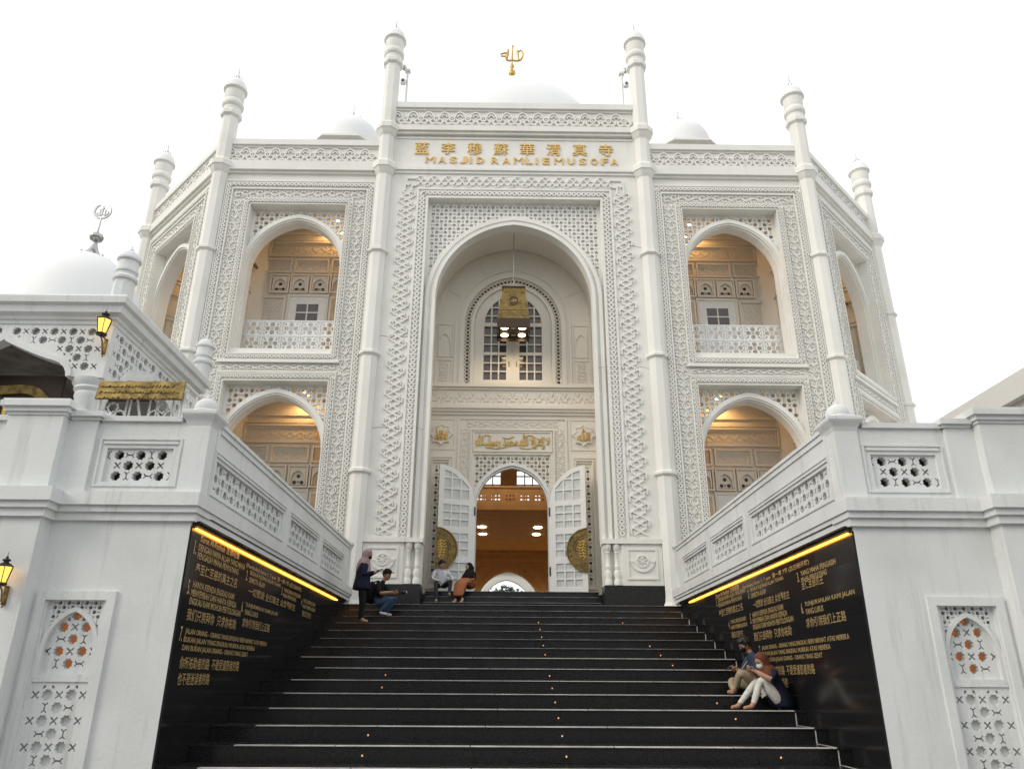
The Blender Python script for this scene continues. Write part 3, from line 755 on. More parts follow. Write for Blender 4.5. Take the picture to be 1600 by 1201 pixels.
# open door leaves
def door_leaf(sg):
    lf = bpy.data.objects.new('door_leaf', None); lf.empty_display_size = .2
    # local leaf frame: s from hinge (0) to free edge (1.1); facing the viewer
    ang = R(17)
    N = Vector((-sg * math.sin(ang), -math.cos(ang), 0)); FLf = Fr((sg * 1.08, 21.82, 0), N)
    link(lf, mosque, wm(mosque).inverted() @ Matrix.Translation((sg * 1.08, 21.82, 3.99)))
    def top(s): # height of the quarter arch at distance s from the hinge
        w, zs, h = 1.12, 6.5, 1.16
        c = (h * h - w * w) / (2 * w); x = w - s
        return zs + math.sqrt(max(0, (w + c) ** 2 - (x + c) ** 2))
    sgn = sg
    def U(s): return sgn * s
    W = 1.1
    tp = [(s, top(s)) for s in [W * i / 12 for i in range(13)]]
    outer = [(U(0), 4.02)] + [(U(a), z) for a, z in tp] + [(U(W), 4.02)]
    holes = []; panes = []
    cols = [(.20, .43), (.47, .70), (.74, .95)]
    groups = [(4.17, 4.85), (5.0, 5.68), (5.83, 6.50), (6.62, 7.6)]
    for g0, g1 in groups:
        n = 3
        for j in range(n):
            z0 = g0 + (g1 - g0) * j / n + .02; z1 = g0 + (g1 - g0) * (j + 1) / n - .02
            for c0, c1 in cols:
                ta, tb = min(top(c0) - .14, z1), min(top(c1) - .14, z1)
                if ta < z0 + .03 and tb < z0 + .03: continue
                if ta < z0 + .03:
                    # triangular cut pane
                    k = c0
                    while top(k) - .14 < z0 + .03 and k < c1: k += .01
                    if c1 - k < .04: continue
                    poly = [(U(k), z0), (U(c1), z0), (U(c1), tb), (U(k), min(top(k) - .14, z1))]
                    if top(k) - .14 - z0 < .035: poly = [(U(k), z0), (U(c1), z0), (U(c1), tb)]
                else:
                    poly = [(U(c0), z0), (U(c1), z0), (U(c1), tb), (U(c0), ta)]
                holes.append(poly); panes.append(poly)
    b = MB(); b.plate(FLf, outer, holes, -.03, .03); obj('leaf_frame', b, 'doorw', lf)
    for pz in panes:
        b = MB(); b.plate(FLf, pz, [], -.01, .0); obj('pane', b, 'frost', lf)
    # half of the round brass medallion on the free edge
    zc = 5.18; rr = .62
    half = [(U(W + .03), zc - rr)] + [(U(W + .03 - rr * math.sin(math.pi * i / 20)), zc - rr * math.cos(math.pi * i / 20)) for i in range(21)] + [(U(W + .03), zc + rr)]
    b = MB(); b.plate(FLf, half[1:-1], [], .031, .07)
    for q, w_ in ((.97, .035), (.72, .03), (.60, .02)):
        b.ribbon(FLf, [(U(W + .03 - rr * q * math.sin(math.pi * i / 20)), zc - rr * q * math.cos(math.pi * i / 20)) for i in range(21)], w_, .07, .095 if q > .9 else .085)
    for i in range(11):
        a = math.pi * (i + .5) / 11
        b.plate(FLf, star(U(W + .03 - rr * .83 * math.sin(a)), zc - rr * .83 * math.cos(a), .04, 4, .5), [], .07, .085, False)
    hm = obj('half_medallion', b, 'brass', lf)
    b = MB()
    for i in range(6):
        z = zc - .2 + .08 * i
        b.ribbon(FLf, [(U(W - .02), z), (U(W - .10), z + .05), (U(W - .18), z + .01), (U(W - .26 + .02 * abs(i - 3)), z + .05)], .024, .07, .095)
    b.ribbon(FLf, [(U(W - .06), zc - .25), (U(W - .12), zc), (U(W - .06), zc + .27)], .024, .07, .1)
    obj('gold_inscription', b, 'gold', lf)
    for z in (4.5, 6.2):
        b = MB(); b.fbox(FLf, U(.02) - .02, U(.02) + .02, z, z + .25, .03, .05); obj('hinge', b, 'black', lf)
door_leaf(-1); door_leaf(1)

# ---- the four carved bays (two in front, two on the cut corners); built once in local coordinates, then copied
bay = bpy.data.objects.new('facade_bay', None); bay.empty_display_size = .2
link(bay, mosque, Matrix.Translation((-6.765, 0, -3.42)))        # local z is world height
LW = 1.49
def bay_hole(zs, h, z0, z1):     # recess outline
    return [(-LW, z0), (-LW, z1), (LW, z1), (LW, z0)]
b = MB()
b.plate(FL, [(-2.64, 3.42), (2.64, 3.42), (2.64, 16.83), (-2.64, 16.83)], [rect(-LW, LW, 10.50, 15.57), rect(-LW, LW, 4.6, 9.62)], -.42, 0)
obj('bay_wall', b, 'white', bay, True)
b = MB(); b.fbox(FL, -2.62, 2.62, 16.83, 17.17, -.42, .16); b.fbox(FL, -2.62, 2.62, 16.75, 16.83, 0, .08)
obj('cornice', b, 'white', bay, True)
b = MB(); b.fbox(FL, -2.62, 2.62, 17.17, 17.84, -.42, 0); b.fbox(FL, -2.62, 2.62, 17.84, 18.05, -.5, .11); b.fbox(FL, -2.62, 2.62, 17.77, 17.84, 0, .045)
obj('parapet', b, 'white', bay, True)
b = MB(); frieze(b, FL, -2.4, 2.4, 17.22, 17.75, .47, .046, 0, .055); obj('frieze_relief', b, 'relief', bay, True, kind='stuff')
b = MB()
b.strip(FL, [(-2.335, 4.2), (-2.335, 16.44), (2.335, 16.44), (2.335, 4.2)], [(-2.125, 4.2), (-2.125, 16.16), (2.125, 16.16), (2.125, 4.2)], 0, .05)
for o, i_ in ((2.36, 2.318), (2.142, 2.10)): b.strip(FL, [(-o, 4.2), (-o, 16.16 + (o - 2.125) * 1.33), (o, 16.16 + (o - 2.125) * 1.33), (o, 4.2)], [(-i_, 4.2), (-i_, 16.16 + (i_ - 2.125) * 1.33), (i_, 16.16 + (i_ - 2.125) * 1.33), (i_, 4.2)], 0, .085)
b.frame(FL, -1.685, 1.685, 10.28, 15.78, .19, 0, .05); b.frame(FL, -1.70, 1.70, 10.26, 15.795, .028, 0, .085); b.frame(FL, -1.518, 1.518, 10.452, 15.598, .027, .0, .085)
b.frame(FL, -1.685, 1.685, 4.6, 9.85, .19, 0, .05, False); b.frame(FL, -1.70, 1.70, 4.6, 9.865, .028, 0, .085, False); b.frame(FL, -1.518, 1.518, 4.6, 9.648, .027, 0, .085, False)
b.fbox(FL, -1.75, 1.75, 10.18, 10.262, 0, .12); b.fbox(FL, -1.72, 1.72, 9.90, 9.94, 0, .05)
obj('frame_moulding', b, 'white', bay, True)
b = MB()
beads(b, FL, [(-2.23, 4.3), (-2.23, 16.30), (2.23, 16.30), (2.23, 4.3)], .135, .064, .05, .115)
beads(b, FL, [(-1.602, 10.37), (-1.602, 15.69), (1.602, 15.69), (1.602, 10.37)], .125, .055, .05, .11, True)
beads(b, FL, [(-1.602, 4.7), (-1.602, 9.755), (1.602, 9.755), (1.602, 4.7)], .125, .055, .05, .11)
obj('bead_border', b, 'relief', bay, True, kind='stuff')
b = MB()
for sg in (-1, 1): vine(b, FL, (sg * 1.905, 4.3), (sg * 1.905, 15.75), .46, .165, .03, 0, .055)
vine(b, FL, (-2.05, 15.965), (2.05, 15.965), .46, .14, .03, 0, .055); vine(b, FL, (-1.65, 10.06), (1.65, 10.06), .36, .085, .026, 0, .045)
obj('scroll_relief', b, 'relief', bay, True, kind='stuff')
AW = 1.40
for zs, h, z0, z1 in ((13.50, 1.62, 10.50, 15.57), (7.63, 1.62, 4.6, 9.62)):
    def okb(u, v, r): return not arch_in(u, v, AW + .07 + r, zs, h + .07 + r)
    Hh, Ss = girih(-LW, LW, zs - .2, z1, .30, okb, ou=0, ov=z1 - .17, rs=.25)
    outer = [(-LW, zs - .3), (-LW, z1), (LW, z1), (LW, zs - .3)] + arch(AW + .06, zs, h + .06, zs - .3, 14)[::-1]
    b = MB(); b.plate(FL, outer, Hh + Ss, -.36, -.28); obj('lattice_screen', b, 'white', bay, True)
    b = MB()
    b.strip(FL, [(max(-LW, min(LW, x)), y) for x, y in arch(AW + .22, zs - .02, h + .24, z0, 18)], arch(AW + .085, zs, h + .09, z0, 18), -.30, -.13)
    b.strip(FL, arch(AW + .085, zs, h + .09, z0, 18), arch(AW + .04, zs, h + .04, z0, 18), -.42, -.17); b.strip(FL, arch(AW + .04, zs, h + .04, z0, 18), arch(AW, zs, h, z0, 18), -.6, -.25)
    obj('arch_moulding', b, 'white', bay, True, smooth=30)
    b = MB(); b.fbox(FL, -LW + .002, LW - .002, z0 + .002, z0 + .17, -.8, -.03)
    if z0 > 10: obj('sill', b, 'white', bay, True)
    dz = 0 if z0 > 10 else -6.1
    # room behind the arch: floor, ceiling, side walls, back wall
    b = MB()
    b.fbox(FL, -1.95, 1.95, 10.45 + dz if z0 > 10 else 3.5, 10.62 + dz if z0 > 10 else 3.6, -2.2, -.42); b.fbox(FL, -1.95, 1.95, 16.2 + dz * 1.03, 16.4 + dz * 1.03, -2.2, -.42)
    zb, zt = (10.45, 16.4) if z0 > 10 else (3.5, 16.4 + dz * 1.03)
    b.fbox(FL, -2.05, -1.85, zb, zt, -2.2, -.42); b.fbox(FL, 1.85, 2.05, zb, zt, -2.2, -.42); b.fbox(FL, -2.05, 2.05, zb, zt, -2.4, -2.2)
    obj('balcony_room', b, 'cream', bay, True)
    k = 0 if z0 > 10 else -6.55
    FBk = Fr((0, 2.2, k), (0, -1, 0)); FB_ = FBk
    b = MB()
    b.frame(FB_, -1.5, 1.5, 15.02, 15.62, .06, 0, .075); b.fbox(FB_, -1.85, 1.85, 15.9, 16.0, 0, .06); b.fbox(FB_, -1.85, 1.85, 15.66, 15.72, 0, .05)
    for u0, u1 in ((-1.6, -.66), (-.58, .58), (.66, 1.6)): b.frame(FB_, u0, u1, 14.40, 14.94, .06, 0, .075)
    for u0, u1 in ((-1.30, -.67), (-.63, -.03), (.03, .63), (.67, 1.30)): b.frame(FB_, u0, u1, 13.62, 14.31, .05, 0, .12)
    for u0, u1 in ((-1.6, -.72), (.72, 1.6)): b.frame(FB_, u0, u1, 10.75, 13.5, .06, 0, .075)
    b.fbox(FB_, -.68, .68, 13.5, 13.6, 0, .06); b.fbox(FB_, -.68, -.6, 10.62, 13.5, 0, .06); b.fbox(FB_, .6, .68, 10.62, 13.5, 0, .06)
    obj('wall_panelling', b, 'cream', bay, True)
    b = MB()
    for u0, u1, v in ((-1.42, 1.42, 15.32), (-.5, .5, 14.67), (-1.52, -.74, 14.67), (.74, 1.52, 14.67)): vine(b, FB_, (u0, v), (u1, v), .3, .16, .024, 0, .02)
    for u in (-1.16, 1.16):
        for q in (-.2, .0, .2): vine(b, FB_, (u + q, 10.9), (u + q, 13.4), .28, .09, .022, 0, .018)
    obj('scroll_relief', b, 'cream', bay, True, kind='stuff')
    b = MB(); bl = MB()
    for uc in (-.985, -.33, .33, .985):
        b.plate(FB_, [(uc - .24, 13.70), (uc - .24, 14.24), (uc + .24, 14.24), (uc + .24, 13.70)] , [arch(.20, 13.88, .26, 13.71, 8, uc)], 0, .10); b.strip(FB_, arch(.235, 13.88, .30, 13.705, 8, uc), arch(.20, 13.88, .26, 13.705, 8, uc), .1, .12)
        bl = MB(); bl.plate(FB_, arch(.195, 13.88, .255, 13.715, 8, uc), [ngon(uc, 13.98, .062, 8), ngon(uc - .11, 13.79, .062, 8), ngon(uc + .11, 13.79, .062, 8), xhole(uc, 13.80, .045, .014)], .006, .02); obj('niche_grille', bl, 'cream', bay, True)
    obj('niche_surround', b, 'cream', bay, True)
    b = MB()
    for uc in (-.985, -.33, .33, .985): b.plate(FB_, arch(.19, 13.88, .25, 13.72, 8, uc), [], .0005, .003, False)
    obj('niche_opening', b, 'black', bay, True)
    b = MB(); hs = [rect(-.36, -.02, 12.95, 13.24), rect(.02, .36, 12.95, 13.24), rect(-.36, -.02, 12.62, 12.91), rect(.02, .36, 12.62, 12.91)]
    b.plate(FB_, rect(-.6, .6, 10.63, 13.5), hs, 0, .03); obj('balcony_door', b, 'doorw', bay, True)
    for h_ in hs:
        b = MB(); b.plate(FB_, h_, [], .004, .010); obj('pane', b, 'glass', bay, True)
    for sg in (-1, 1):      # side wall panels
        FSd = Fr((sg * 1.85, 1.3, k), (-sg, 0, 0)); b = MB()
        b.frame(FSd, -.75, .75, 15.02, 15.62, .06, 0, .075)
        for u0, u1 in ((-.75, -.05), (.05, .75)):
            b.frame(FSd, u0, u1, 14.40, 14.94, .06, 0, .075); b.frame(FSd, u0, u1, 10.75, 13.5, .06, 0, .075); b.frame(FSd, u0, u1, 13.6, 14.3, .04, 0, .04)
        for u in (-.4, .4): vine(b, FSd, (u - .14, 10.9), (u - .14, 13.4), .28, .09, .022, 0, .018); vine(b, FSd, (u + .14, 10.9), (u + .14, 13.4), .28, .09, .022, 0, .018)
        obj('wall_panelling', b, 'cream', bay, True)
        b = MB(); b.tube([FSd.p(.35, 14.36, .0), FSd.p(.35, 14.36, .12)], .02); b.tube([FSd.p(.3, 14.42, .12), FSd.p(.42, 14.28, .2)], .05, 8); obj('spotlight', b, 'dbrass', bay, True)
# railing of stamped panels
rl = MB(); FRl = Fr((0, .78, 0), (0, -1, 0))
for z in (10.92, 11.42, 11.92): rl.fbox(FRl, -1.46, 1.46, z - .02, z + .02, -.02, .02)
cols = [-1.44 + i * .576 for i in range(6)]
for u in cols: rl.fbox(FRl, u - .018, u + .018, 10.66, 11.9, -.018, .018)
railing = obj('balcony_railing', rl, 'rail', bay, True)
pm = MB(); hs = [xhole(0, 0, .06, .018)] + [ngon(a * .14, c * .128, .076, 8, R(22.5)) for a, c in ((1, 0), (-1, 0), (0, 1), (0, -1))]
for a in (-1, 1):
    for c in (-1, 1): hs += [[(a * .245, c * .2), (a * .19, c * .2), (a * .245, c * .14)], [(a * .13, c * .12), (a * .17, c * .19), (a * .21, c * .13), (a * .16, c * .09)], [(a * .245, c * .09), (a * .22, c * .1), (a * .22, c * .04), (a * .245, c * .04)]]
pm.plate(FRl, rect(-.256, .256, -.228, .228), hs, -.008, .008)
pmesh = mesh('panel', pm, 'rail')
for i in range(5):
    for j in range(2):
        o = bpy.data.objects.new('panel', pmesh); link(o, railing, Matrix.Translation((cols[i] + .288, 0, 11.17 + .5 * j)))
# ceiling lamp of each room
def bay_lamp(parent, u, z, y, power):
    b = MB(); b.lathe(u, y, [(.07, z - .03), (.085, z - .02), (.085, z)], 12); o = obj('ceiling_lamp', b, 'bulb', parent, True)
    light('lamp_light', (u, y, z - .05), power, (1.0, .52, .17), .04, o, 'SPOT', 168, .5, (0, 0, -1))
for o in list(bay.children): pass
bays = [bay]
for side, (x, y, rz) in (('r', (6.765, 0, 0)), ('cl', (-11.37, 1.95, -45)), ('cr', (11.37, 1.95, 45))):
    bays.append(copy_tree(bay, mosque, Matrix.Translation((x, y, -3.42)) @ Matrix.Rotation(R(rz), 4, 'Z')))
for bb, s in zip(bays, (1, -1, 0, 0)):
    bay_lamp(bb, .75 * s, 16.19, 1.8, 62); bay_lamp(bb, .4 * s, 9.90, 1.75, 55)

# ---- octagonal pilasters, collars and corner turrets
def pilaster(x, y, ztop, inner):
    b = MB(); b.lathe(x, y, [(.34, 3.43), (.34, 3.50), (.30, 3.56), (.27, 3.62), (.255, 3.75), (.255, ztop)], 8, R(22.5))
    p = obj('pilaster', b, 'white', mosque)
    zs = [6.98, 10.47, 13.88]
    for z in zs:
        c = MB(); c.lathe(x, y, [(.25, z - .08), (.30, z - .04), (.33, z - .02), (.33, z + .05), (.28, z + .09), (.25, z + .09)], 8, R(22.5)); obj('collar', c, 'white', p)
    for z in ([16.93, 18.45] if inner else [16.93]):
        c = MB(); c.lathe(x, y, [(.25, z - .26), (.30, z - .18), (.37, z - .04), (.40, z - .02), (.40, z + .16), (.34, z + .25), (.26, z + .25)], 8, R(22.5)); obj('collar', c, 'white', p)
    z = 21.25 if inner else 18.95
    t = MB(); t.lathe(x, y, [(.262, ztop - .3), (.258, z)], 8, R(22.5)); tr = obj('turret', t, 'white', mosque)
    c = MB(); c.lathe(x, y, [(.25, z - .06), (.33, z), (.345, z + .02), (.345, z + .16), (.30, z + .22), (.27, z + .22)], 8, R(22.5)); obj('collar', c, 'white', tr)
    c = MB(); c.lathe(x, y, [(.285, z + .2), (.285, z + .36), (.33, z + .40), (.35, z + .47), (.345, z + .56), (.31, z + .64), (.30, z + .66), (.31, z + .70), (.315, z + 1.03), (.36, z + 1.08), (.385, z + 1.10), (.385, z + 1.17), (.36, z + 1.2)], 20); obj('drum', c, 'white', tr, smooth=40)
    c = MB(); c.lathe(x, y, [(.36, z + 1.2), (.345, z + 1.30), (.29, z + 1.44), (.21, z + 1.55), (.13, z + 1.62), (.09, z + 1.66), (.05, z + 1.70), (.0, z + 1.71)], 20); obj('cap', c, 'dome', tr, smooth=60)
    c = MB()
    for i in range(8):
        a = 2 * math.pi * i / 8; c.lathe(x + .13 * math.cos(a), y + .13 * math.sin(a), [(.0, z + 1.60), (.03, z + 1.63), (.018, z + 1.69), (0, z + 1.72)], 5)
    c.lathe(x, y, [(.03, z + 1.68), (.02, z + 1.78), (.035, z + 1.82), (.015, z + 1.87), (.03, z + 1.93), (.012, z + 1.98), (.018, z + 2.06), (.008, z + 2.12), (.003, z + 2.5)], 8); obj('spike', c, 'silver', tr, smooth=60)
for sx in (-1, 1):
    pilaster(sx * 4.165, 20.0, 18.5, True); pilaster(sx * 9.375, 20.0, 17.0, False); pilaster(sx * 13.37, 23.9, 17.0, False)
# ---- plain sides, back and roof, so that the block is closed
b = MB()
b.box(-13.5, -13.1, 24.1, 42, 3.0, 18.0); b.box(13.1, 13.5, 24.1, 42, 3.0, 18.0)
obj('side_wall', b, 'white', mosque)
b = MB(); b.box(-13.1, -2.2, 41.6, 42, 3, 18); b.box(2.2, 13.1, 41.6, 42, 3, 18); b.box(-2.2, 2.2, 41.6, 42, 7.6, 9.6); b.box(-2.2, 2.2, 41.6, 42, 15.0, 18); obj('rear_wall', b, 'white', mosque)
b = MB(); FRf = None
vs = [(-9.2, 20.5), (9.2, 20.5), (13.0, 24.2), (13.0, 41.6), (-13.0, 41.6), (-13.0, 24.2)]
b.add([(x, y, 16.6) for x, y in vs] + [(x, y, 16.9) for x, y in vs], [(5, 4, 3, 2, 1, 0), (6, 7, 8, 9, 10, 11)] + [(i, (i + 1) % 6, (i + 1) % 6 + 6, i + 6) for i in range(6)])
b.box(-3.7, 3.7, 20.42, 23, 18.4, 18.5)
obj('roof', b, 'roof', mosque)
# main dome with finial
def dome_prof(r, z, k=1.0, n=16, bul=.04):
    return [(r * .97, z - r * .35)] + [(r * (math.cos(math.pi / 2 * i / n) * (1 + bul * math.sin(math.pi * i / n))), z + r * k * math.sin(math.pi / 2 * i / n)) for i in range(n + 1)]
b = MB(); b.lathe(0, 33.4, [(5.3, 16.9), (5.3, 23.9), (5.5, 24.1), (5.5, 24.5), (5.1, 24.7)], 32); obj('drum', b, 'white', mosque, smooth=40)
b = MB(); b.lathe(0, 33.4, dome_prof(5.3, 26.42, 1.0, 20, .015), 48); dm = obj('dome', b, 'dome', mosque, smooth=60)
b = MB(); b.lathe(0, 33.4, [(.35, 31.1), (.12, 31.5), (.08, 32.9), (.10, 33.36), (.14, 33.42), (.15, 33.55), (.10, 33.66), (.06, 33.72), (.10, 33.78), (.20, 33.95), (.19, 34.1), (.10, 34.22), (.05, 34.3), (.06, 34.36), (.13, 34.46), (.11, 34.57), (.04, 34.66), (.03, 34.85)], 14)
k = .00322
def fz(x, y): return Vector(((x - 612) * k, 33.4, 33.40 + (1030 - y) * k))
for pts, r, r1 in (([(610, 560), (618, 400), (622, 230)], .07, .035), ([(622, 235), (626, 195), (622, 158)], .06, .004),
    ([(540, 305), (530, 380), (515, 450), (500, 500), (520, 545), (565, 558), (610, 540), (660, 556), (720, 562), (765, 535), (795, 480), (806, 405), (792, 345), (770, 312), (730, 345)], .07, .05),
    ([(525, 375), (460, 388), (408, 410), (418, 455), (480, 458), (515, 440)], .055, .05), ([(702, 325), (715, 430), (728, 540)], .075, .06), ([(540, 305), (535, 420), (520, 500)], .07, .06)):
    b.tube([fz(*p) for p in pts], r, 7, r1)
obj('finial', b, 'gold', dm, smooth=60)
# small roof pavilions left and right of the portal
kiosk = bpy.data.objects.new('roof_kiosk', None); link(kiosk, mosque, Matrix.Translation((-7.14, 7.0, -3.27)))
b = MB(); b.lathe(0, 0, [(1.15, 16.9), (1.15, 22.15), (1.40, 22.2), (1.42, 22.3), (1.62, 22.33), (1.64, 22.42), (1.86, 22.45), (1.98, 22.48), (1.98, 22.57), (1.75, 22.63), (1.45, 22.70), (1.2, 22.74)], 8, R(22.5)); obj('kiosk_eave', b, 'white', kiosk, True)
b = MB(); b.lathe(0, 0, [(1.22, 22.6), (1.29, 23.2), (1.30, 23.5), (1.25, 23.82), (1.10, 24.14), (.86, 24.40), (.54, 24.59), (.2, 24.68), (0, 24.70)], 28); obj('kiosk_dome', b, 'dome', kiosk, True, smooth=60)
b = MB(); b.lathe(0, 0, [(.10, 24.62), (.05, 24.85), (.09, 24.9), (.04, 24.96), (.08, 25.04), (.03, 25.12), (.06, 25.2), (.02, 25.3), (.03, 25.4), (.004, 25.85)], 8)
for i in range(8):
    a = 2 * math.pi * i / 8; b.lathe(.62 * math.cos(a), .62 * math.sin(a), [(0, 24.45), (.06, 24.53), (.03, 24.64), (0, 24.70)], 6)
obj('spike', b, 'silver', kiosk, True, smooth=60)
copy_tree(kiosk, mosque, Matrix.Translation((7.42, 7.0, -3.27)))

# ---- the hall seen through the door
b = MB()
b.box(-6.2, -6, 22.3, 38, 3.9, 14.5); b.box(6, 6.2, 22.3, 38, 3.9, 14.5); b.box(-6.2, 6.2, 22.3, 38, 14.5, 14.7)
b.box(-6, -1.3, 22.13, 22.3, 3.9, 14.5); b.box(1.3, 6, 22.13, 22.3, 3.9, 14.5); b.box(-1.3, 1.3, 22.13, 22.3, 8.3, 10.2)
obj('hall_wall', b, 'warm', mosque)
b = MB(); b.box(-6, 6, 22.3, 41.6, 3.8, 3.985); obj('hall_floor', b, 'warmdark', mosque)
FH = Fr((0, 37.6, 0), (0, -1, 0))
wl = [arch(.62, 11.6, .7, 10.2, 8, -.86), arch(.62, 11.6, .7, 10.2, 8, .86)]
wl = [[(-1.62, 10.2), (-1.62, 11.5)] + [(-1.62 + .06 + .12 * i, 11.5 + .62 * math.sin(math.pi / 2 * (i + 1) / 9)) for i in range(9)] + [(-.42, 12.15), (-.42, 10.2)]]
wl.append([(-a, v) for a, v in wl[0]])
fa = arch(1.55, 5.0, 1.75, 3.99, 10)
b = MB(); b.plate(FH, [(-6, 3.99), fa[0]] + fa[1:-1] + [fa[-1], (6, 3.99), (6, 14.5), (-6, 14.5)], wl, -.3, 0); hw = obj('hall_far_wall', b, 'warm', mosque)
b = MB()
for sg in (-1, 1):
    for u in (.82, 1.22): b.fbox(FH, sg * u - .025, sg * u + .025, 10.2, 12.2, -.15, -.1)
    for v in (10.6, 11.0, 11.55, 11.1, 11.85): b.fbox(FH, sg * .4 if sg > 0 else -1.65, 1.65 if sg > 0 else -.4, v - .025, v + .025, -.15, -.1)
obj('window_bars', b, 'warmdark', hw)
for w_ in wl:
    b = MB(); b.plate(FH, w_, [], -.2, -.195); obj('pane', b, 'clear', hw)
b = MB()
b.strip(FH, arch(1.75, 5.0, 1.95, 3.99, 12), arch(1.55, 5.0, 1.75, 3.99, 12), 0, .08); b.frame(FH, -2.2, 2.2, 3.99, 7.35, .1, 0, .06, False); b.frame(FH, -2.6, 2.6, 3.99, 7.65, .1, 0, .05, False)
obj('arch_moulding', b, 'warm', hw, smooth=30)
Hh, Ss = girih(-2.05, 2.05, 5.6, 7.2, .34, lambda u, v, r: not arch_in(u, v, 1.95 + r, 5.0, 2.15 + r))
b = MB()
for h_ in Hh + Ss: b.plate(FH, h_, [], 0, .03, False)
obj('lattice_relief', b, 'warm', hw, kind='stuff')
# gallery with pierced front and downlights
b = MB(); b.box(-6, 6, 28.07, 37.59, 7.77, 8.0); b.box(-6, 6, 27.9, 28.1, 7.70, 7.9); gal = obj('gallery_floor', b, 'warm', mosque)
FG = Fr((0, 28.0, 0), (0, -1, 0)); hs = []
for i in range(11):
    c = -2.75 + i * .55
    for a in (-.13, .0, .13):
        hs.append(ngon(c + a, 8.12, .045, 8)); hs.append(ngon(c + a, 8.26, .035, 8))
b = MB(); b.plate(FG, rect(-6, 6, 7.9, 8.55), hs, -.06, 0); b.fbox(FG, -6, 6, 8.55, 8.63, -.1, .04); obj('gallery_front', b, 'warm', gal)
for x, y in ((-1.15, 31.6), (-1.15, 33.2), (1.2, 31.6), (1.2, 33.2)):
    b = MB(); b.lathe(x, y, [(.17, 7.74), (.17, 7.768)], 14); dl = obj('downlight', b, 'downlight', gal)
    light('downlight_light', tuple(wm(dl).inverted() @ Vector((x, y, 7.72))), 55, (1.0, .68, .36), .03, dl, 'SPOT', 150, .6, (0, 0, -1))
for x in (-2.0, 2.0):
    b = MB(); b.lathe(x, 37.3, [(.05, 4.5), (.09, 4.55), (.12, 4.75), (.05, 4.9)], 10); wlx = obj('wall_lamp', b, 'flame', hw)
    light('lamp_light', tuple(wm(wlx).inverted() @ Vector((x, 37.1, 4.7))), 30, (1.0, .56, .2), .02, wlx)
ll = light('hall_light', (0, 5.5, 7.5), 230, (1.0, .66, .34), .3, mosque)      # unseen lamp without fixture that lights the hall, above the door head
# courtyard behind the hall
FC = Fr((0, 52, 0), (0, -1, 0))
t = thing('courtyard_wall', 'pale courtyard wall with pointed arch seen through the far hall arch', 'wall', (0, 52, 3.8))
b = MB(); b.plate(FC, [(-9, 3.8), (-1.7, 3.8)] + arch(1.7, 6.2, 1.95, 3.8, 10)[1:-1] + [(1.7, 3.8), (9, 3.8), (9, 11), (-9, 11)], [], -.5, 0); b.strip(FC, arch(1.95, 6.2, 2.2, 3.8, 12), arch(1.7, 6.2, 1.95, 3.8, 12), 0, .1); b.fbox(FC, -9, 9, 8.62, 8.74, 0, .2)
obj('wall', b, 'white', t)
t = thing('garden_tree', 'dark green round tree seen through the courtyard arch', 'tree', (0, 58, 0))
b = MB(); b.tube([(0, 58, 0), (.1, 58, 3), (0, 58, 6.4)], .22, 8, .09); b.tube([(.05, 58, 5.0), (.7, 58, 6.6)], .09, 6, .03); b.tube([(.05, 58, 4.8), (-.8, 58.1, 6.5)], .09, 6, .03); obj('trunk', b, 'bark', t)
b = MB(); rr = random.Random(3)
for i in range(1500):
    a = rr.uniform(0, 2 * math.pi); ph = math.acos(rr.uniform(-.6, 1)); q = rr.uniform(.55, 1) ** .5 * 1.9 * (1 + .18 * math.sin(3 * a) * math.sin(2 * ph))
    c = Vector((q * math.sin(ph) * math.cos(a), 58 + q * math.sin(ph) * math.sin(a), 6.7 + q * .9 * math.cos(ph)))
    d1 = Vector((rr.gauss(0, 1), rr.gauss(0, 1), rr.gauss(0, 1))).normalized() * .14; d2 = d1.cross(Vector((rr.gauss(0, 1), rr.gauss(0, 1), rr.gauss(0, 1)))).normalized() * .07
    b.add([c - d1, c + d2, c + d1, c - d2], [(0, 1, 2, 3)])
obj('crown', b, 'leaf', t)

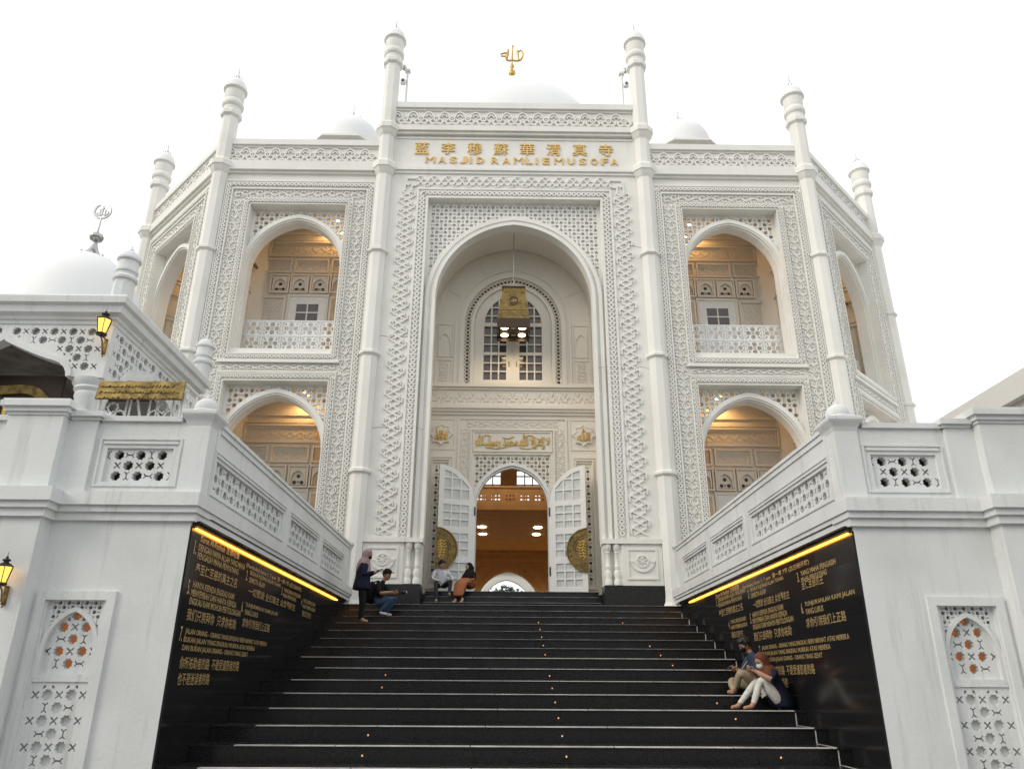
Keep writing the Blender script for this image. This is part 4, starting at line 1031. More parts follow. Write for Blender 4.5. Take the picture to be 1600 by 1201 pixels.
# ================================================================== WALLS BESIDE THE STAIRS
LW_LINES = {  # (start s, end s) measured along the wall from where its writing starts, base height, letter height, text
 'left': [
  (9.60, 11.10, 3.31, .085, 'Surat Al-Fatihah 法谛哈章'), (11.45, 14.75, 3.25, .075, '(Pembuka) Surat 1: 7 ayat  第一章 7节 (古兰经开端)'),
  (9.44, 9.52, 3.14, .17, '1.'), (9.58, 11.40, 3.205, .07, 'DENGAN NAMA ALLAH YANG MAHA'), (9.58, 11.15, 3.105, .07, 'PENGASIH MAHA PENYAYANG'), (9.58, 11.15, 2.915, .135, '奉至仁至慈的真主之名'),
  (11.50, 11.60, 3.08, .15, '2.'), (11.66, 13.34, 3.165, .065, 'SEGALA PUJI BAGI ALLAH TUHAN'), (11.66, 12.45, 3.07, .065, 'SEMESTA ALAM'), (11.70, 14.45, 2.88, .125, '一切赞颂 全归真主 众世界的主'),
  (13.44, 13.53, 3.07, .14, '3.'), (13.58, 14.75, 3.14, .06, 'YANG MAHA PENGASIH'), (13.58, 14.45, 3.05, .06, 'MAHA PENYAYANG'), 
  (14.84, 14.93, 3.03, .13, '4.'), (14.98, 15.95, 3.10, .06, 'YANG MENGUASAI'), (14.98, 15.98, 3.0, .06, 'HARI PEMBALASAN'), (14.98, 15.7, 2.84, .11, '报应日的主'),
  (9.43, 9.53, 2.66, .17, '5.'), (9.58, 11.11, 2.755, .07, 'HANYA KEPADA ENGKAU KAMI'), (9.56, 11.25, 2.655, .07, 'MENYEMBAH DAN HANYA KEPADA'), (9.55, 11.47, 2.555, .07, 'ENGKAU KAMI MOHON PERTOLONGAN'), (9.54, 11.34, 2.36, .14, '我们只崇拜你  只求你祐助'),
  (11.48, 11.58, 2.63, .15, '6.'), (11.64, 13.36, 2.70, .065, 'TUNJUKANLAH KAMI JALAN'), (11.64, 12.3, 2.605, .065, 'YANG LURUS'), (11.6, 13.0, 2.42, .13, '求你引领我们上正路'),
  (9.42, 9.52, 2.12, .17, '7.'), (9.57, 12.96, 2.195, .07, 'JALAN ORANG - ORANG YANG ENGKAU BERI NIKMAT ATAS MEREKA'), (9.56, 12.35, 2.10, .07, 'BUKAN JALAN YANG ENGKAU MURKAI ATAS MEREKA'), (9.55, 12.04, 2.005, .07, 'DAN BUKAN JALAN ORANG - ORANG YANG SESAT'),
  (9.55, 11.71, 1.81, .14, '你所祐助者的路  不是受谴怒者的路'), (9.56, 10.60, 1.63, .14, '也不是迷误者的路')]}
def mirror_lines():
    out = []
    E0 = {'1': 15.72, '2': 13.63, '3': 11.26, '4': 15.0, '5': 13.66, '6': 11.26, '7': 13.35}
    S0 = {'1': 9.44, '2': 11.50, '3': 13.44, '4': 14.84, '5': 9.43, '6': 11.48, '7': 9.42}
    cur = '1'
    for i, (a, b, z, h, t) in enumerate(LW_LINES['left']):
        if i < 2: out.append(((15.72, 14.1, z - .02, h, t), (13.9, 10.75, z, h, t))[i]); continue
        if len(t) == 2 and t[1] == '.': cur = t[0]
        k = 1.0 if cur not in '36' else .95
        dz = {'4': -.36}.get(cur, 0)
        if cur == '3': k = 1.05
        if t.startswith('一切'): out.append((13.40, 11.66, z, h, t)); continue
        if cur == '2' and len(t) > 2: k = .98
        out.append((E0[cur] - (a - S0[cur]) * k, E0[cur] - (b - S0[cur]) * k, z + dz, h, t))
    out.append((11.13, 10.35, 2.94, .13, '至仁至慈的主'))
    return out
LW_LINES['left'].append((13.6, 14.5, 2.87 - .0, .0, ''))
LW_LINES['right'] = mirror_lines()[:]

def stair_wall(sg):
    side = 'left' if sg < 0 else 'right'
    w = thing('stair_wall', {'left': 'white stained wall with pierced balustrade left of the stairs, black granite inner face with gold writing',
                             'right': 'white stained wall with pierced balustrade right of the stairs, black granite inner face behind the seated couple'}[side], 'wall', (sg * 4.6, 9.3, 0))
    X = lambda x: sg * x
    def bx(b, x0, x1, y0, y1, z0, z1): b.box(X(x0), X(x1), y0, y1, z0, z1)
    FW = Fr((0, 9.3, 0), (0, -1, 0))
    def Up(x): return sg * x
    # body: inner face wall along the stairs, front wall with niche opening, pilaster, outer wall
    b = MB()
    bx(b, 4.096, 4.5, 9.62, 19.55, 0, 3.52)
    nich = [(Up(4.97), 0.35), (Up(5.63), 0.35), (Up(5.63), 2.56), (Up(4.97), 2.56)]
    b.plate(FW, [(Up(4.096), 0), (Up(5.80), 0), (Up(5.80), 3.5), (Up(4.096), 3.5)], [nich], -.32, 0)
    obj('wall_body', b, 'terr', w)
    b = MB(); bx(b, 5.80, 6.56, 9.06, 9.62, 0, 3.5); obj('pier', b, 'terr', w)
    b = MB(); bx(b, 6.56, 12, 9.3, 9.62, 0, 3.5); obj('outer_wall', b, 'terr', w)
    # cornice at floor level, running round pier and corner
    b = MB()
    for z0, z1, o in ((3.50, 3.60, .05), (3.60, 3.68, .09), (3.68, 3.845, .13)):
        bx(b, 4.07 - o * .55, 5.80 - o, 9.3 - o, 9.7, z0, z1); bx(b, 5.80 - o, 6.56 + o, 9.06 - o, 9.7, z0, z1); bx(b, 6.56 + o, 12, 9.3 - o, 9.7, z0, z1)
        bx(b, 4.07 - o * .55, 4.5, 9.7, 19.4, z0 + (.02 if o < .1 else 0), z1)
    obj('cornice', b, 'terr', w)
    b = MB(); bx(b, 4.0, 4.12, 9.34, 18.85, 3.49, 3.515); bx(b, 4.03, 4.12, 9.34, 18.85, 3.45, 3.49)
    obj('dark_moulding', b, 'granite', w)
    # granite cladding in slabs with fine joints
    b = MB(); bx(b, 4.0905, 4.095, 9.302, 19.0, 0, 3.45); obj('slab_backing', b, 'granite_wall', w)
    rows = [(0.0, .62), (.62, 1.24), (1.24, 1.86), (1.86, 2.48), (2.48, 3.10), (3.10, 3.45)]
    for i, (z0, z1) in enumerate(rows):
        y = 9.302
        while y < 19.0:
            y1 = min(y + 1.22, 19.0)
            if z1 > 3.42 - max(0, (18.8 - y) * .29) - .7:
                g = MB(); bx(g, 4.07, 4.0895, y, y1 - .0015, z0, z1 - .0015); obj('granite_slab', g, 'granite_wall', w)
            y = y1
    # glowing strip under the moulding
    b = MB(); bx(b, 4.035, 4.060, 9.36, 17.9, 3.414, 3.432); obj('light_strip', b, 'led', w)
    # gold writing
    FI = Fr((sg * 4.07, 0, 0), (-sg, 0, 0))
    for s0, s1, z, h, t in LW_LINES[side]:
        if not t: continue
        a, c = (s0, s1) if sg < 0 else (-s0, -s1)
        if len(t) == 2: c = a + .08
        text_mesh('gold_writing', t, FI, a, c, z - (.008 if ord(t[0]) < 255 else 0), h * (1.2 if ord(t[0]) < 255 and len(t) > 2 else 1), .004, 'goldtext', .0, .014 if ord(t[0]) < 255 else .004, w)
    # balustrade along the stairs: base, three pierced panels, rail
    def bal(Fx, segs, z0, z1, zp0, zp1, d0, d1, u_start, u_end, name='balustrade'):
        b = MB(); ous = sorted([u_start, u_end])
        hs = [rect(min(a, c), max(a, c), zp0, zp1) for a, c in segs]
        b.plate(Fx, rect(ous[0], ous[1], z0, z1), hs, d0, d1)
        for h_ in hs:
            u0, u1 = h_[0][0], h_[1][0]
            b.frame(Fx, u0 - .10, u1 + .10, zp0 - .06, zp1 + .13, .025, d1, d1 + .018); b.fbox(Fx, u0 - .05, u1 + .05, zp1 + .05, zp1 + .08, d1, d1 + .02)
        o = obj(name, b, 'terr', w)
        for h_ in hs:
            u0, u1 = h_[0][0], h_[1][0]
            P = .272
            Hh, Ss = girih(u0 - .1, u1 + .1, zp0 - .1, zp1 + .1, P, lambda u, v, r: u0 - r * .2 < u < u1 + r * .2 and zp0 + r * .55 < v < zp1 - r * .55, ou=(u0 + u1) / 2, ov=(zp0 + zp1) / 2, rs=.25)
            b = MB(); b.plate(Fx, rect(u0 - .06, u1 + .06, zp0 - .06, zp1 + .06), [], d0 + .01, d0 + .018) if False else None
            b.plate(Fx, rect(u0 - .04, u1 + .04, zp0 - .04, zp1 + .04), [q for q in Hh + Ss if all(u0 - .035 < x < u1 + .035 and zp0 - .035 < y < zp1 + .035 for x, y in q)], d1 - .10, d1 - .035)
            obj('pierced_panel', b, 'terr', o)
            b = MB(); S2 = [q for q in Ss if all(u0 - .035 < x < u1 + .035 and zp0 - .035 < y < zp1 + .035 for x, y in q)]
            b.plate(Fx, rect(u0 - .04, u1 + .04, zp0 - .04, zp1 + .04), S2, d1 - .135, d1 - .10); obj('panel_back', b, 'terr', o)
            b = MB(); b.plate(Fx, rect(u0 - .04, u1 + .04, zp0 - .04, zp1 + .04), [], d0 + .002, d0 + .02); obj('panel_closure', b, 'plaster_dark', o)  # dark plate added behind the star holes, its colour stands in for deep shade
        return o
    FSd = Fr((sg * 4.02, 0, 0), (-sg, 0, 0))
    dirn = 1 if sg < 0 else -1
    segs = [(dirn * a, dirn * c) for a, c in ((9.62, 12.88), (13.36, 15.45), (15.94, 18.02))]
    bal(FSd, segs, 3.845, 4.80, 3.95, 4.36, -.24, 0, dirn * 9.52, dirn * 18.7)
    b = MB(); bx(b, 3.98, 4.32, 9.6, 18.75, 4.80, 4.85); bx(b, 4.0, 4.30, 9.6, 18.72, 4.72, 4.80); obj('rail', b, 'terr', w)
    segs = [(Up(4.46), Up(5.30))]
    FWt = Fr((0, 9.28, 0), (0, -1, 0))
    bal(FWt, segs, 3.845, 4.78, 3.99, 4.43, -.24, 0, Up(4.28), Up(5.80))
    b = MB(); bx(b, 4.4, 5.50, 9.24, 9.56, 4.78, 4.85); obj('rail', b, 'terr', w)
    FWo = Fr((0, 9.28, 0), (0, -1, 0))
    bal(FWo, [(Up(6.98), Up(7.85))], 3.845, 4.78, 3.99, 4.43, -.24, 0, Up(6.5), Up(9.0)); b = MB(); bx(b, 6.62, 9.0, 9.24, 9.56, 4.78, 4.85); obj('rail', b, 'terr', w)
    # pier of the balustrade
    b = MB(); bx(b, 5.83, 6.53, 9.09, 9.6, 3.845, 4.80); bx(b, 5.46, 5.83, 9.23, 9.58, 3.845, 4.78); obj('pier', b, 'terr', w)
    b = MB()
    for z0, z1, o in ((4.80, 4.84, .02), (4.84, 4.90, .05), (4.90, 4.97, .09), (4.97, 5.0, .07)): bx(b, 5.83 - o, 6.53 + o, 9.09 - o, 9.6 + o, z0, z1)
    for z0, z1, o in ((4.78, 4.82, .03), (4.82, 4.89, .07)): bx(b, 5.46 - o, 5.80 - .0, 9.23 - o, 9.58, z0, z1 - .002)
    obj('pier_cap', b, 'terr', w)
    # corner pedestal with domed cap
    b = MB(); bx(b, 4.03, 4.33, 9.26, 9.56, 3.84, 4.74); ped = obj('corner_pedestal', b, 'terr', w)
    cx, cy = sg * 4.18, 9.41
    b = MB(); q = math.sqrt(2)
    b.lathe(cx, cy, [(.152 * q, 4.74), (.165 * q, 4.78), (.175 * q, 4.80), (.215 * q, 4.86), (.225 * q, 4.88), (.225 * q, 4.92), (.19 * q, 4.94), (.15 * q, 4.95)], 4, R(45)); obj('cap', b, 'terr', ped)
    b = MB(); b.lathe(cx, cy, [(.165, 4.94), (.175, 4.955), (.165, 4.97), (.155, 4.975), (.158, 5.0), (.15, 5.04), (.13, 5.085), (.095, 5.12), (.05, 5.145), (.028, 5.15), (.03, 5.17), (.015, 5.19), (.004, 5.23)], 20); obj('dome', b, 'terr', ped, smooth=50)
    if True:    # slender post where the balustrade meets the mosque
        b = MB(); b.lathe(sg * 4.03, 18.74, [(.055, 3.845), (.055, 4.68), (.075, 4.72), (.10, 4.79), (.12, 4.81), (.12, 4.86)], 12); obj('end_post', b, 'terr', w, smooth=40)
    # niche with carved screen in the front wall
    b = MB(); b.frame(FW, min(Up(4.83), Up(5.75)), max(Up(4.83), Up(5.75)), 0.2, 2.66, .10, 0, .035)
    obj('niche_frame', b, 'terr', w)
    uc = Up(5.30); u0, u1 = uc - .33, uc + .33
    def oks(u, v, r): return not arch_in(u - uc, v, .30 + r, 2.02, .44 + r)
    Hh, Ss = girih(u0, u1, 1.98, 2.56, .105, oks, ou=uc, extra=True)
    b = MB(); b.plate(FW, [(u0, 1.95), (u0, 2.56), (u1, 2.56), (u1, 1.95)] + arch(.315, 2.02, .455, 1.95, 10, uc)[::-1], Hh + Ss, -.10, -.05); nf = obj('spandrel', b, 'terr', w)
    b = MB(); b.strip(FW, arch(.33, 2.02, .47, 1.70, 12, uc), arch(.285, 2.02, .415, 1.70, 12, uc), -.14, -.025); b.fbox(FW, u0, u1, 1.66, 1.74, -.14, -.03); obj('arch_moulding', b, 'terr', w, smooth=30)
    Hh, Ss = girih(u0, u1, 1.70, 2.5, .27, lambda u, v, r: arch_in(u - uc, v, .30 - r * .7, 2.02, .43 - r * .7) and v > 1.73 + r * .5, ou=uc, ov=1.99, rs=.235)
    b = MB(); b.plate(FW, arch(.30, 2.02, .43, 1.72, 10, uc), Hh + Ss, -.14, -.09); obj('pierced_panel', b, 'terr', w)
    b = MB(); b.plate(FW, arch(.30, 2.02, .43, 1.72, 10, uc), [s_ for s_ in Ss], -.19, -.14); obj('panel_back', b, 'terr', w)
    b = MB(); b.plate(FW, arch(.30, 2.02, .43, 1.72, 10, uc), [], -.24, -.22); obj('backlit_board', b, 'hole', w)
    Hh, Ss = girih(u0, u1, .36, 1.68, .27, lambda u, v, r: .38 + r * .4 < v < 1.67 - r * .4 and u0 - r * .3 < u < u1 + r * .3, ou=uc, ov=1.52, rs=.25)
    cl = lambda poly: [(min(max(x, u0 + .006), u1 - .006), y) for x, y in poly]
    b = MB(); b.plate(FW, rect(u0, u1, .36, 1.66), [h_ for h_ in Hh + Ss if all(u0 + .004 < x < u1 - .004 for x, y in h_)], -.10, -.05); obj('carved_panel', b, 'terr', w)
    b = MB(); b.plate(FW, rect(u0, u1, .36, 1.66), [], -.16, -.101); obj('panel_back', b, 'terr', w)
    return w
stair_wall(-1); stair_wall(1)

# ================================================================== GATE PAVILION ON THE LEFT TERRACE
PX, PY, PH = -9.31, 14.40, 1.90
pav = thing('pavilion', 'small white domed pavilion with scalloped arch and broad eave on the left terrace', 'pavilion', (PX, PY, 3.8))
for a in (-1, 1):
    for c in (-1, 1):
        b = MB(); x, y = PX + a * (PH - .29), PY + c * (PH - .29)
        b.lathe(x, y, [(.30, 3.8), (.30, 3.95), (.26, 4.0), (.26, 6.35), (.28, 6.4), (.27, 6.46), (.31, 6.52), (.30, 6.56), (.35, 6.64), (.36, 6.70)], 16); obj('column', b, 'terr', pav, smooth=40)
def pav_side(Fp):
    # scalloped opening
    half = [(-1.30, 6.70), (-1.28, 6.80), (-1.22, 6.90), (-1.12, 6.99), (-1.0, 7.04), (-.86, 7.08), (-.72, 7.13), (-.58, 7.18), (-.44, 7.24), (-.30, 7.30), (-.16, 7.36), (-.06, 7.41), (0, 7.47)]
    edge = half + [(-u, v) for u, v in half[::-1][1:]]
    def below(u, v):
        for (a, z0), (c, z1) in zip(edge[:-1], edge[1:]):
            if a <= u <= c: return z0 + (z1 - z0) * (u - a) / max(c - a, 1e-6)
        return 6.7
    PW = PH - .10; outer = [(-PW, 6.70), (-PW, 7.74), (PW, 7.74), (PW, 6.70)] + edge[::-1]
    def okp(u, v, r): return v > below(u, v) + .09 + r and abs(u) < PH - .13 - r and v < 7.72 - r
    Hh, Ss = girih(-PH, PH, 6.7, 7.74, .34, okp, ou=0, ov=7.58, rs=.25)
    b = MB(); b.plate(Fp, outer, Hh + Ss, -.06, 0); s_ = obj('carved_panel', b, 'terr', pav)
    b = MB(); b.plate(Fp, outer, [], -.20, -.105); obj('panel_back', b, 'terr', s_)
    b = MB(); b.ribbon(Fp, edge, .09, -.2, .03); obj('arch_moulding', b, 'terr', s_)
for a in (-1, 1):
    for c in (-1, 1):
        b = MB(); x, y = PX + a * (PH - .05), PY + c * (PH - .05); b.box(x - .055, x + .055, y - .055, y + .055, 6.68, 7.74); obj('corner_post', b, 'terr', pav)
for N in ((0, -1, 0), (1, 0, 0), (-1, 0, 0), (0, 1, 0)):
    pav_side(Fr((PX + N[0] * PH, PY + N[1] * PH, 0), N))
b = MB(); q = math.sqrt(2)
b.lathe(PX, PY, [(PH * q + .03, 7.72), (PH * q + .05, 7.78), (PH * q + .10, 7.80), (PH * q + .12, 7.85), (PH * q + .24, 7.90), (PH * q + .27, 8.02), (PH * q + .36, 8.06), (PH * q + .38, 8.18), (PH * q + .34, 8.22), (PH * q - .4, 8.28)], 4, R(45)); obj('eave', b, 'terr', pav)
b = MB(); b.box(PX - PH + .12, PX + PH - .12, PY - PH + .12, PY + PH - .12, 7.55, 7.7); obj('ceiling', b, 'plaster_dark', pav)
for a in (-1, 1):
    for c in (-1, 1):
        x, y = PX + a * (PH + .06), PY + c * (PH + .06); z = 8.22; t = MB()
        def K(pr): return [(r * .80, z + h_ * .76) for r, h_ in pr]
        t.lathe(x, y, K([(.235, 0), (.225, .48)]), 8, R(22.5)); t.lathe(x, y, K([(.22, .46), (.27, .49), (.275, .55), (.24, .60), (.215, .62), (.215, .68), (.245, .71), (.25, .76), (.225, .81), (.225, 1.0), (.25, 1.02), (.27, 1.04), (.27, 1.09), (.25, 1.11)]), 18)
        t.lathe(x, y, K([(.25, 1.10), (.23, 1.17), (.17, 1.26), (.09, 1.32), (.05, 1.34), (.06, 1.37), (.03, 1.40), (.015, 1.48), (0, 1.52)]), 18); obj('turret', t, 'terr', pav, smooth=40)
b = MB(); b.lathe(PX, PY, [(r, z - .28) for r, z in [(1.17, 8.5), (1.17, 8.75), (1.20, 8.8), (1.205, 9.0), (1.19, 9.25), (1.12, 9.6), (.98, 9.92), (.78, 10.2), (.53, 10.4), (.27, 10.52), (0, 10.56)]], 36); pd = obj('dome', b, 'dome', pav, smooth=60)
b = MB(); b.lathe(PX, PY, [(.36, 10.14), (.30, 10.24), (.18, 10.34), (.10, 10.46), (.06, 10.58), (.045, 10.66), (.04, 10.68), (.12, 10.71), (.145, 10.77), (.145, 10.80), (.12, 10.85), (.045, 10.89), (.022, 10.92), (.018, 11.30)], 16)
for i in range(12):
    a = 2 * math.pi * i / 12; b.lathe(PX + .40 * math.cos(a), PY + .40 * math.sin(a), [(0, 10.08), (.045, 10.14), (.027, 10.21), (0, 10.25)], 6)
obj('finial', b, 'silver', pd, smooth=60)
b = MB(); FE = Fr((PX, PY, 0), (0, -1, 0)); zc_ = 11.46; k_ = .70
cr = [(.29 * k_ * math.cos(R(120 + 300 * i / 24)), zc_ + .29 * k_ * math.sin(R(120 + 300 * i / 24))) for i in range(25)]
b.strip(FE, cr, [(x * .84 + .012, zc_ + (z - zc_) * .84 + .012) for x, z in cr], -.015, .015)
for pts in ([(-.16, 12.15), (-.15, 12.05), (-.05, 12.02), (.02, 12.06), (.10, 12.03), (.18, 12.08), (.19, 12.18)], [(0, 12.04), (.01, 12.36)], [(-.08, 12.04), (-.07, 12.26)], [(.09, 12.05), (.10, 12.24)], [(-.05, 12.30), (0, 12.26), (.05, 12.31)]): b.ribbon(FE, [(x * k_, zc_ + (z - 12.18) * k_) for x, z in pts], .022, -.012, .012)
obj('crescent_emblem', b, 'silver', pd)

def wall_lantern(name, label, loc, s=1.0, N=(0, -1, 0)):
    t = thing(name, label, 'lantern', loc); x, y, z = loc
    Fq = Fr((x, y, 0), N); n = Vector(N)
    cxy = Vector((x, y, 0)) + n * .22 * s
    b = MB(); b.tube([Vector((x, y, z - .34 * s)) + n * .02, Vector((x, y, z - .30 * s)) + n * .06, Vector((x, y, z - .12 * s)) + n * .14 * s, Vector((cxy.x, cxy.y, z - .05 * s))], .016 * s, 8)
    b.lathe(x + n.x * .02, y + n.y * .02, [(.0, z - .42 * s), (.02 * s, z - .40 * s), (.012 * s, z - .37 * s), (.03 * s, z - .34 * s), (.03 * s, z - .30 * s)], 8); b.fbox(Fq, -.04 * s, .04 * s, z - .36 * s, z - .02 * s, 0, .02)
    b.tube([Vector((x, y, z - .03 * s)) + n * .01, Vector((cxy.x, cxy.y, z - .03 * s))], .014 * s, 6); obj('bracket', b, 'dbrass', t)
    b = MB(); b.lathe(cxy.x, cxy.y, [(.10 * s, z - .03 * s), (.115 * s, z), (.085 * s, z + .02 * s)], 6); b.lathe(cxy.x, cxy.y, [(.15 * s, z + .30 * s), (.155 * s, z + .315 * s), (.09 * s, z + .36 * s), (.05 * s, z + .38 * s), (.05 * s, z + .40 * s), (.085 * s, z + .42 * s), (.07 * s, z + .44 * s), (.02 * s, z + .46 * s), (.03 * s, z + .48 * s), (.008 * s, z + .50 * s), (.004 * s, z + .58 * s)], 6)
    for i in range(6):
        a = 2 * math.pi * i / 6; b.tube([(cxy.x + .085 * s * math.cos(a), cxy.y + .085 * s * math.sin(a), z + .01 * s), (cxy.x + .145 * s * math.cos(a), cxy.y + .145 * s * math.sin(a), z + .31 * s)], .008 * s, 5)
    obj('cage', b, 'black', t)
    b = MB(); b.lathe(cxy.x, cxy.y, [(.075 * s, z + .02 * s), (.135 * s, z + .30 * s)], 6); obj('glass', b, 'flame', t)
    b = MB(); b.lathe(cxy.x, cxy.y, [(.0, z + .08 * s), (.03 * s, z + .11 * s), (.034 * s, z + .16 * s), (.0, z + .22 * s)], 8); o = obj('bulb', b, 'bulb', t)
    light('lantern_light', tuple(wm(o).inverted() @ (cxy + Vector((0, 0, z + .25 * s)))), 5 * s * s, (1.0, .5, .13), .02, o)
wall_lantern('wall_lantern', 'lit amber wall lantern on the corner of the domed pavilion', (-7.45, 12.44, 7.42), .90)
wall_lantern('wall_lantern', 'lit amber wall lantern low on the left pier, cut by the photo edge', (-5.99, 9.055, 2.70), .62)

# gold board and white fence beside the pavilion, calligraphy board under it
t = thing('gold_sign', 'long tarnished gold board on a white frame above the left balustrade', 'sign', (-6.2, 11.6, 3.8))
FS_ = Fr((0, 11.6, 0), (0, -1, 0))
b = MB(); b.add([(-6.93, 11.62, 6.27), (-5.52, 11.62, 6.27), (-5.52, 11.57, 5.95), (-6.93, 11.57, 5.95), (-6.93, 11.66, 6.27), (-5.52, 11.66, 6.27), (-5.52, 11.61, 5.94), (-6.93, 11.61, 5.94)], [(0, 3, 2, 1), (4, 5, 6, 7), (0, 4, 7, 3), (1, 2, 6, 5), (0, 1, 5, 4), (3, 7, 6, 2)]); obj('board', b, 'goldboard', t)
b = MB(); rr = random.Random(5); tl = Vector((0, -.05, -.32)).normalized(); nn = Vector((0, -.32, .05)).normalized()
class TF:                       # frame lying in the tilted board
    def p(s, u, v, d=0.0): return Vector((u, 11.62, 6.27)) + tl * v + nn * d
for row in range(3):
    u = -6.88
    while u < -5.68:
        v = .06 + .11 * row; w_ = rr.uniform(.05, .12)
        b.ribbon(TF(), [(u, v + .06), (u + w_ * .3, v + rr.uniform(0, .03)), (u + w_ * .7, v + .05), (u + w_, v + rr.uniform(0, .05))], .012, .0, .012); u += w_ + .02
obj('raised_script', b, 'brass', t, kind='stuff')
for p_ in ([(-6.90, 11.69, 3.8), (-6.90, 11.69, 6.25)], [(-5.56, 11.69, 3.8), (-5.56, 11.69, 6.25)], [(-5.54, 11.69, 6.25), (-5.48, 13.6, 6.2)]):
    b = MB(); b.tube(p_, .025, 6); obj('frame_bar', b, 'rail', t)
t = thing('screen_fence', 'white metal screen with four-star motifs below the gold board', 'fence', (-6.2, 11.75, 3.8))
FS2 = Fr((0, 11.75, 0), (0, -1, 0))
b = MB()
for u in (-6.92, -6.48, -6.42, -6.10, -5.98, -5.72): b.tube([(u, 11.75, 3.8), (u, 11.75, 6.15)], .018, 6)
b.tube([(-6.36, 11.76, 6.1), (-6.08, 11.76, 5.2)], .022, 6); b.tube([(-6.95, 11.75, 6.15), (-5.5, 11.75, 6.15)], .02, 6); obj('bars', b, 'rail', t)
for uc in (-6.70, -6.28 + .0, -5.90 + .02):
    if uc == -6.28: continue
    for du, dv in ((0, .13), (0, -.13), (.13, 0), (-.13, 0)):
        b = MB(); b.ribbon(FS2, star(uc + du, 5.72 + dv, .092, 8, .78), .02, -.01, .012, True); obj('star_motif', b, 'rail', t)
    b = MB(); b.tube([(uc, 11.75, 5.50), (uc, 11.75, 4.6)], .012, 6); obj('stem', b, 'rail', t)
b = MB(); FX = Fr((-5.5, 12.6, 0), (1, 0, 0)); Hh, Ss = girih(-.95, .95, 4.6, 6.1, .3, lambda u, v, r: True, rs=.2)
b.plate(FX, rect(-.95, .95, 4.6, 6.1), Hh + Ss, -.02, .02); obj('side_screen', b, 'rail', t)
t = thing('calligraphy_board', 'black board with gold scalloped border and script inside the pavilion', 'sign', (-9.7, 13.2, 3.8))
FK = Fr((-9.62, 13.2, 0), (0, -1, 0)); b = MB()
b.fbox(FK, -1.1, 1.1, 3.9, 7.0, -.08, -.03); obj('backing', b, 'darkbrown', t)
ov = [(1.05 * math.cos(R(i * 10)) * (1 + .05 * math.cos(R(i * 60))), 6.30 + .42 * math.sin(R(i * 10)) * (1 + .08 * math.cos(R(i * 60)))) for i in range(36)]
b = MB(); b.ribbon(FK, ov, .17, -.02, .03, True); obj('gold_border', b, 'goldboard', t)
text_mesh('gold_script', '\uFDF2\u0020\uFEFB', FK, -.6, .75, 6.08, .42, .02, 'gold', -.02, .02, t)

# ================================================================== HANGING LANTERN IN THE PORTAL
LX, LY = 0.0, 20.95
t = thing('hanging_lantern', 'large square brass lantern hanging in the tall portal arch, four lamps lit beneath', 'lantern', (LX, LY, 11.6))
b = MB(); b.tube([(LX, LY, 13.15), (LX, LY, 15.25)], .018, 8); obj('rod', b, 'silver', t)
q = math.sqrt(2)
b = MB(); b.lathe(LX, LY, [(.485 * q, 11.93), (.49 * q, 11.95), (.49 * q, 12.02), (.475 * q, 12.05), (.335 * q, 13.06), (.33 * q, 13.10)], 4, R(45), capb=False, capt=False); body = obj('body', b, 'brass', t)
b = MB(); b.lathe(LX, LY, [(.36 * q, 13.08), (.365 * q, 13.12), (.30 * q, 13.13), (.12, 13.15), (.09, 13.22), (.05, 13.24), (.02, 13.28)], 4, R(45)); obj('canopy', b, 'darkbrown', t)
class LFr:
    def __init__(s, N): s.N = Vector(N); s.U = Vector((0, 0, 1)).cross(s.N); s.sl = (.485 - .33) / 1.12
    def p(s, u, v, d=0.0): 
        a = .485 - (v - 11.95) * s.sl
        return Vector((LX, LY, 0)) + s.U * u + s.N * (a + d) + Vector((0, 0, v))
for N in ((0, -1, 0), (1, 0, 0), (-1, 0, 0), (0, 1, 0)):
    Lf = LFr(N); b = MB()
    for z, n in ((12.17, 11), (12.98, 7)):
        wd = (.485 - (z - 11.95) * Lf.sl) * .86
        for i in range(n):
            u = -wd + 2 * wd * (i + .5) / n; s_ = wd / n * .6
            b.ribbon(Lf, [(u - s_, z - .045), (u - s_, z + .04), (u, z + .02), (u + s_ * .6, z + .05), (u + s_ * .6, z - .03)], .014, 0, .012)
    for z in (12.09, 12.26, 12.91, 13.04):
        wd = (.485 - (z - 11.95) * Lf.sl) * .97; b.ribbon(Lf, [(-wd, z), (wd, z)], .02, 0, .012)
    obj('raised_script', b, 'dbrass', body, kind='stuff')
    b = MB(); b.plate(Lf, ngon(0, 12.60, .145, 20), [], .0, .02, False); rl_ = obj('roundel', b, 'darkbrown', body)
    b = MB(); b.ribbon(Lf, ngon(0, 12.60, .145, 20), .025, 0, .03, True); obj('roundel_rim', b, 'brass', body); text_mesh('roundel_script', '\uFDF2', Lf, -.085, .085, 12.54, .12, .012, 'gold', .02, .01, body)
b = MB(); b.lathe(LX, LY, [(.50 * q, 11.93), (.50 * q, 11.62)], 4, R(45), capb=False, capt=False); b.lathe(LX, LY, [(.47 * q, 11.62), (.47 * q, 11.93)], 4, R(45), capb=False, capt=False); b.box(LX - .47, LX + .47, LY - .47, LY + .47, 11.74, 11.78); sk = obj('skirt', b, 'darkbrown', t)
for a in (-.27, .27):
    for c in (-.25, .27):
        b = MB(); b.lathe(LX + a, LY + c, [(.10, 11.715), (.115, 11.73), (.10, 11.738)], 16); o = obj('lamp', b, 'downlight', t)
        light('lamp_light', tuple(wm(o).inverted() @ Vector((LX + a, LY + c, 11.66))), 13, (1.0, .70, .38), .08, o, 'SPOT', 150, .8, (0, 0, -1))
for a, c, m_ in ((0, -.25, 'silver'), (0, .27, 'silver'), (-.27, .01, 'brass'), (.27, .01, 'brass')):
    b = MB(); b.box(LX + a - .07, LX + a + .07, LY + c - .05, LY + c + .05, 11.725, 11.739); obj('vent', b, m_, t)

